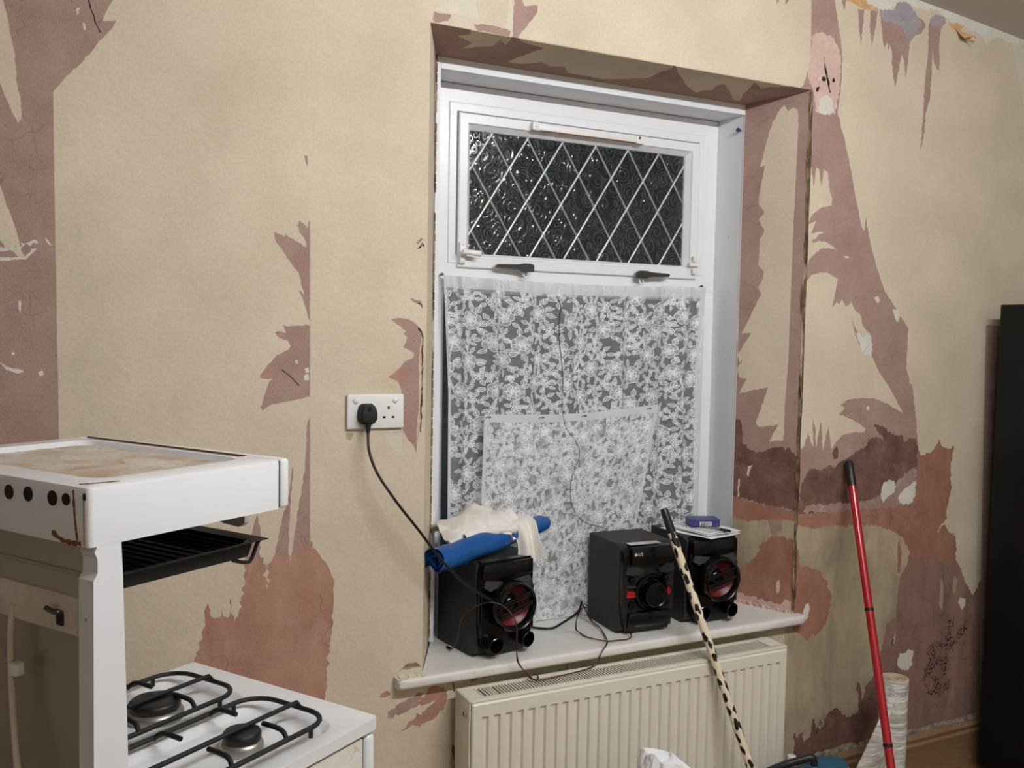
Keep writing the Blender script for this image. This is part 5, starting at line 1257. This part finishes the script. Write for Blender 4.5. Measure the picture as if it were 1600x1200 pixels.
# ================================================================== COOKER (turned: its back to the lower left, its front towards the window)
ck = thing('gas_cooker', 'old white gas cooker with eye-level grill, turned sideways in the left corner', 'cooker', (.522, -.667, 0), math.radians(32.25))
CWD, CDP = .488, .565        # width (local +y, away from us), depth (local -x)
def sheet_with_holes(outer, holes, fr, d0, floor_d, wall_m, hole_r=None):
    """top sheet at d0 with recessed wells; wells' floors at floor_d"""
    vs_ = [Vector(p) for p in outer]; fs = [list(range(len(outer)))]
    for h in holes: o = len(vs_); vs_ += [Vector(p) for p in h]; fs.append(list(range(o, o+len(h))))
    V, _, F, _, _, OF = geometry.delaunay_2d_cdt(vs_, [], fs, 1, 1e-6, True); m = MB(); m.v = [tuple(fr(v.x, v.y, d0)) for v in V]
    m.f = [tuple(f) for f, of in zip(F, OF) if of and max(of) == 0]
    return m
def hob():
    body = MB().rbox((-CDP+.01, .006, .02), (-.034, CWD-.006, .822), .004).build('body', 'enamel_side', ck)
    MB().rbox((-.030, .002, .11), (-.002, CWD-.002, .824), .012, 3).build('oven_door', 'enamel', ck)
    MB().rbox((-.040, .010, .10), (-.028, CWD-.01, .820), .002, 1).build('door_seal', 'rubber', ck)
    MB().rbox((-.030, .002, .02), (-.004, CWD-.002, .10), .006, 2).build('plinth', 'enamel', ck)
    MB().tube(spline([(.0, .06, .74), (.03, .06, .75), (.034, .24, .75), (.03, .43, .75), (.0, .43, .74)], 6), .008, 10).build('door_handle', 'chrome', ck)
    fr = lambda x, y, z: Vector((x, y, z))
    wells = [rrect(-.535, .032, -.060, .232, .045), rrect(-.535, .252, -.060, CWD-.034, .045)]
    outer = rrect(-CDP, .0, .0, CWD, .010, 3)
    m = sheet_with_holes(outer, wells, fr, .850, 0, 0)
    n = len(outer); m.add([(x, y, .850) for x, y in outer]+[(x+(.002 if x < -.3 else -.0), y, .846) for x, y in outer]+[(x, y, .829) for x, y in outer],
          [(i, (i+1) % n, n+(i+1) % n, n+i) for i in range(n)]+[(n+i, n+(i+1) % n, 2*n+(i+1) % n, 2*n+i) for i in range(n)])
    for w in wells:
        k = len(w); cx = sum(p[0] for p in w)/k; cy = sum(p[1] for p in w)/k
        sh = lambda s_, z: [(cx+(x-cx)*s_[0], cy+(y-cy)*s_[1], z) for x, y in w]
        rings = [sh((1, 1), .850), sh((.985, .965), .8485), sh((.955, .90), .841), sh((.93, .86), .838)]
        o = len(m.v); m.v += [p for r in rings for p in r]
        for a in range(3): m.f += [(o+a*k+i, o+a*k+(i+1) % k, o+(a+1)*k+(i+1) % k, o+(a+1)*k+i) for i in range(k)]
        m.f.append(tuple(o+3*k+i for i in range(k)))
    bm = bmesh.new(); vv = [bm.verts.new(v) for v in m.v]
    for f in m.f:
        try: bm.faces.new([vv[i] for i in f])
        except ValueError: pass
    bmesh.ops.remove_doubles(bm, verts=bm.verts, dist=1e-5)
    mm = MB().bm(bm); mm.build('hob', 'enamel', ck, smooth=35)
    # burners
    for x, y, r in ((-.205, .345, .048), (-.210, .118, .034), (-.425, .345, .034), (-.425, .118, .044)):
        b = MB().lathe([(r*1.02, .838), (r*1.05, .842), (r*1.04, .850), (r*.95, .856), (r*.80, .858), (r*.2, .858)], 36, place((x, y, 0))).build('burner', 'steel', ck, smooth=50)
        MB().lathe([(r*.90, .857), (r*.93, .862), (r*.92, .869), (r*.86, .872), (r*.3, .873), (0.001, .873)], 36, place((x, y, 0))).build('burner_cap', 'black_plastic', b, smooth=50)
    # pan supports
    for y0, y1, yc in ((.262, CWD-.040, .345), (.040, .226, .118)):
        g = thing
        z = .866; P = [(x, y, z) for x, y in rrect(-.520, y0, -.078, y1, .05, 5)]
        o = MB().tube(P, .0045, 8, closed=True).build('pan_support', 'rubber', ck, smooth=60)
        MB().tube(spline([(-.072, yc, .862), (-.084, yc, .874), (-.10, yc, .877), (-.30, yc, .877), (-.50, yc, .877), (-.516, yc, .874), (-.526, yc, .862)], 4), .0043, 8).build('long_bar', 'rubber', o, smooth=60)
        for x in (-.185, -.30, -.43):
            MB().tube(spline([(x, y0, .864), (x+.004, y0+.012, .874), (x+.006, y0+.028, .877), (x+.006, y0+.062, .877)], 4), .0043, 8).build('finger', 'rubber', o, smooth=60)
            MB().tube(spline([(x, y1, .864), (x+.004, y1-.012, .874), (x+.006, y1-.028, .877), (x+.006, y1-.060, .877)], 4), .0043, 8).build('finger', 'rubber', o, smooth=60)
        for x, y in ((-.13, y1), (-.47, y1), (-.13, y0), (-.47, y0)):
            MB().tube([(x, y, .866), (x, y, .8495)], .004, 8).build('stub_foot', 'rubber', o, smooth=60)
hob()
def grill():
    # posts
    for ya, yb in ((.0, .030), (CWD-.030, CWD)):
        m = MB(); pr = [(-.563, .850), (-.509, .850), (-.512, .95), (-.519, 1.22), (-.521, 1.263), (-.555, 1.263), (-.559, 1.255), (-.555, 1.246), (-.555, 1.228), (-.561, 1.219)]
        m.prism(pr, ya, yb, lambda x, z, y: Vector((x, y, z)))
        m.build('post', 'enamel', ck, smooth=20)
        MB().lathe([(.004, 0), (.004, .002), (.002, .003)], 12, aim((-.5585, (ya+yb)/2, 1.168), (-1, 0, 0))).build('screw', 'chrome', ck)
    # rear sheet metal between the posts
    MB().rbox((-.540, .028, .83), (-.534, CWD-.028, 1.262), .001, 1).build('splashback', 'steel', ck)
    MB().rbox((-.558, .022, 1.140), (-.538, CWD-.022, 1.192), .003).build('cross_rail', 'enamel_back', ck)
    MB().prism([(-.556, 1.192), (-.540, 1.192), (-.536, 1.264), (-.545, 1.264)], .026, CWD-.026, lambda x, z, y: Vector((x, y, z))).build('flue_sheet', 'steel', ck, smooth=20)
    MB().rbox((-.5535, .03, 1.218), (-.545, CWD-.03, 1.2235), .001, 1).build('sheet_fold', 'steel', ck)
    hk = MB().tube(spline([(-.557, .070, 1.166), (-.564, .071, 1.169), (-.567, .080, 1.170), (-.567, .091, 1.172)], 5), .0035, 8).build('pipe_hook', 'dark_metal', ck)
    MB().rbox((-.561, .066, 1.150), (-.5575, .080, 1.166), .001, 1).build('hook_slot', 'hole', hk)
    MB().tube(spline([(-.556, .182, 1.16), (-.560, .183, 1.12), (-.562, .180, 1.06), (-.566, .166, .98), (-.574, .140, .88), (-.58, .12, .70), (-.58, .11, .3)], 8), .0045, 10).build('gas_hose', 'hose', ck)
    MB().rbox((-.570, .158, 1.066), (-.556, .174, 1.084), .002).build('hose_clip', 'white_plastic', ck)
    # canopy
    x0, x1, z0, z1 = -.567, -.241, 1.262, 1.338
    fr = lambda x, y, z: Vector((x, y, z))
    outer = rrect(x0, 0, x1, CWD, .008, 3); well = rrect(x0+.045, .050, x1-.030, CWD-.045, .03); slot = rrect(x1-.020, .07, x1-.005, CWD-.012, .007, 3)
    m = sheet_with_holes(rrect(x0+.006, .006, x1-.001, CWD-.006, .006, 3), [well, slot], fr, z1, 0, 0)
    inner = rrect(x0+.006, .006, x1-.001, CWD-.006, .006, 3); n = len(inner); mid = rrect(x0+.0015, .0015, x1-.0003, CWD-.0015, .007, 3)
    rings = [[(x, y, z1) for x, y in inner], [(x, y, z1-.0018) for x, y in mid], [(x, y, z1-.006) for x, y in outer], [(x, y, z0) for x, y in outer]]
    o = len(m.v); m.v += [p for r in rings for p in r]
    for a in range(3): m.f += [(o+a*n+i, o+a*n+(i+1) % n, o+(a+1)*n+(i+1) % n, o+(a+1)*n+i) for i in range(n)]
    for w, zf, s_ in ((well, z1-.008, .95), (slot, z1-.03, .98)):
        k = len(w); cx = sum(p[0] for p in w)/k; cy = sum(p[1] for p in w)/k; o = len(m.v)
        m.v += [(x, y, z1) for x, y in w]+[(cx+(x-cx)*s_, cy+(y-cy)*s_, zf) for x, y in w]
        m.f += [(o+i, o+(i+1) % k, o+k+(i+1) % k, o+k+i) for i in range(k)]
    bm = bmesh.new(); vv = [bm.verts.new(v) for v in m.v]
    for f in m.f:
        try: bm.faces.new([vv[i] for i in f])
        except ValueError: pass
    bmesh.ops.remove_doubles(bm, verts=bm.verts, dist=1e-5)
    can = MB().bm(bm).build('grill_canopy', 'enamel', ck, smooth=35)
    k = len(well); cx = sum(p[0] for p in well)/k; cy = sum(p[1] for p in well)/k
    MB().prism([(cx+(x-cx)*.955, cy+(y-cy)*.955) for x, y in well], z1-.012, z1-.0078, lambda x, y, z: Vector((x, y, z))).build('dished_top', 'enamel_grimy', can, smooth=0)
    MB().box((x1-.019, .072, z1-.030), (x1-.006, CWD-.014, z1-.028)).build('slot_floor', 'hole', can, smooth=0)
    MB().rbox((x1-.0065, .07, z1-.001), (x1-.0035, CWD-.014, z1+.0012), .0006, 1).build('rusty_lip', 'rust', can)
    MB().rbox((x1+.0010, .0, z0-.001), (x1+.0190, CWD, z1+.0005), .006, 3).build('front_trim', 'enamel', ck)
    MB().rbox((x1-.002, .004, z0+.002), (x1+.004, CWD-.004, z1-.003), .001, 1).build('trim_gap', 'rubber', ck)
    MB().box((x0+.006, .006, z0-.001), (x1-.004, CWD-.006, z0+.003)).build('canopy_underside', 'steel', ck, smooth=0)
    for y, z, r in ((.045, 1.319, .0078), (.0735, 1.3175, .0098), (.1265, 1.3172, .0098), (.170, 1.3152, .0098), (.225, 1.3150, .0098), (.27, 1.315, .0098)):
        MB().lathe([(r, 0), (r, .0012)], 28, aim((x0-.0002, y, z), (-1, 0, 0))).build('vent_hole', 'hole', can)
    # seam and notch on the back corner
    MB().box((x0-.0006, .0085, z0+.002), (x0+.001, .0098, z1-.016)).build('corner_seam', 'rust', can, smooth=0)
    MB().rbox((x0-.0008, .006, z1-.017), (x0+.002, .0115, z1-.008), .001, 1).build('corner_notch', 'hole', can)
    # rust runs: over the top edge, down the back, along the lower back edge
    def run(pts, w, nm='rust_run'):
        mm = MB(); P = spline(pts, 6)
        for i, (p, d) in enumerate(pts_dir(P)):
            q = d[1]*w*(.6+.8*rnd.random()); mm.v += [tuple(p-q), tuple(p+q)]
        mm.f = [(2*i, 2*i+1, 2*i+3, 2*i+2) for i in range(len(P)-1)]
        mm.build(nm, 'rust', can, smooth=0)
    def pts_dir(P):
        out = []
        for i, p in enumerate(P):
            d = (P[min(i+1, len(P)-1)]-P[max(0, i-1)]).normalized()
            nrm = Vector((-1, 0, 0)) if p.x < x0+.0005 else Vector((0, 0, 1))
            out.append((p, (d, d.cross(nrm).normalized())))
        return out
    run([(x0-.0007, .030, z1-.006), (x0-.0007, .029, z1-.025), (x0-.0007, .026, z1-.05), (x0-.0007, .022, z0+.006)], .0018)
    run([(x0+.008, .031, z1+.0006), (x0+.012, .029, z1+.0006), (x0+.03, .021, z1+.0006), (x0+.055, .014, z1+.0006)], .0026)
    run([(x0-.0007, .015, z0+.004), (x0-.0007, .03, z0+.003), (x0-.0007, .055, z0+.004), (x0-.0007, .075, z0+.012)], .003)
    # grill pan sliding out of the front
    zt = 1.207; ya, yb, xa, xb = .052, .430, -.512, -.250
    p = MB(); 
    ring = lambda s, z: [(xa+s, ya+s, z), (xb-s, ya+s, z), (xb-s, yb-s, z), (xa+s, yb-s, z)]
    rs = [[(xa-.0, ya-.012, zt), (xb+.020, ya-.014, zt+.002), (xb+.020, yb+.014, zt+.002), (xa-.0, yb+.012, zt)], ring(0, zt-.001), ring(.004, zt-.020), ring(.006, zt-.024)]
    o = 0; p.v = [q for r in rs for q in r]
    for a in range(3): p.f += [(a*4+i, a*4+(i+1) % 4, a*4+4+(i+1) % 4, a*4+4+i) for i in range(4)]
    p.f.append((12, 13, 14, 15)); 
    p.v += [(x, y, z-.0015) for x, y, z in p.v]; p.f += [tuple(i+16 for i in f) for f in p.f]+[(i, (i+1) % 4, 16+(i+1) % 4, 16+i) for i in range(4)]
    pan_ = MB().add(p.v, p.f).build('grill_pan', 'rubber', ck, smooth=0)
    for i in range(13):
        x = xa+.018+i*.0185; MB().tube([(x, ya+.006, zt-.004), (x, yb-.006, zt-.004)], .0022, 6).build('grid_bar', 'black_plastic', pan_)
    MB().tube(spline([(xb-.01, ya+.010, zt-.004), (xb+.022, ya+.010, zt-.004), (xb+.020, ya+.012, zt-.012), (xb+.008, ya+.012, zt-.034), (xb-.004, ya+.014, zt-.036), (xb-.022, ya+.02, zt-.030)], 5), .0032, 8).build('pan_handle', 'black_plastic', pan_)
    MB().rbox((xa+.01, yb+.004, zt+.004), (xb+.035, yb+.03, zt+.052), .002, 1).build('pan_runner', 'steel', ck)
    MB().prism([(.085, 1.262), (.150, 1.262), (.150, 1.226), (.135, 1.222), (.098, 1.220), (.085, 1.228)], -.236, -.226, lambda y, z, x: Vector((x, y, z))).build('control_lever', 'white_plastic', ck, smooth=20)
grill()
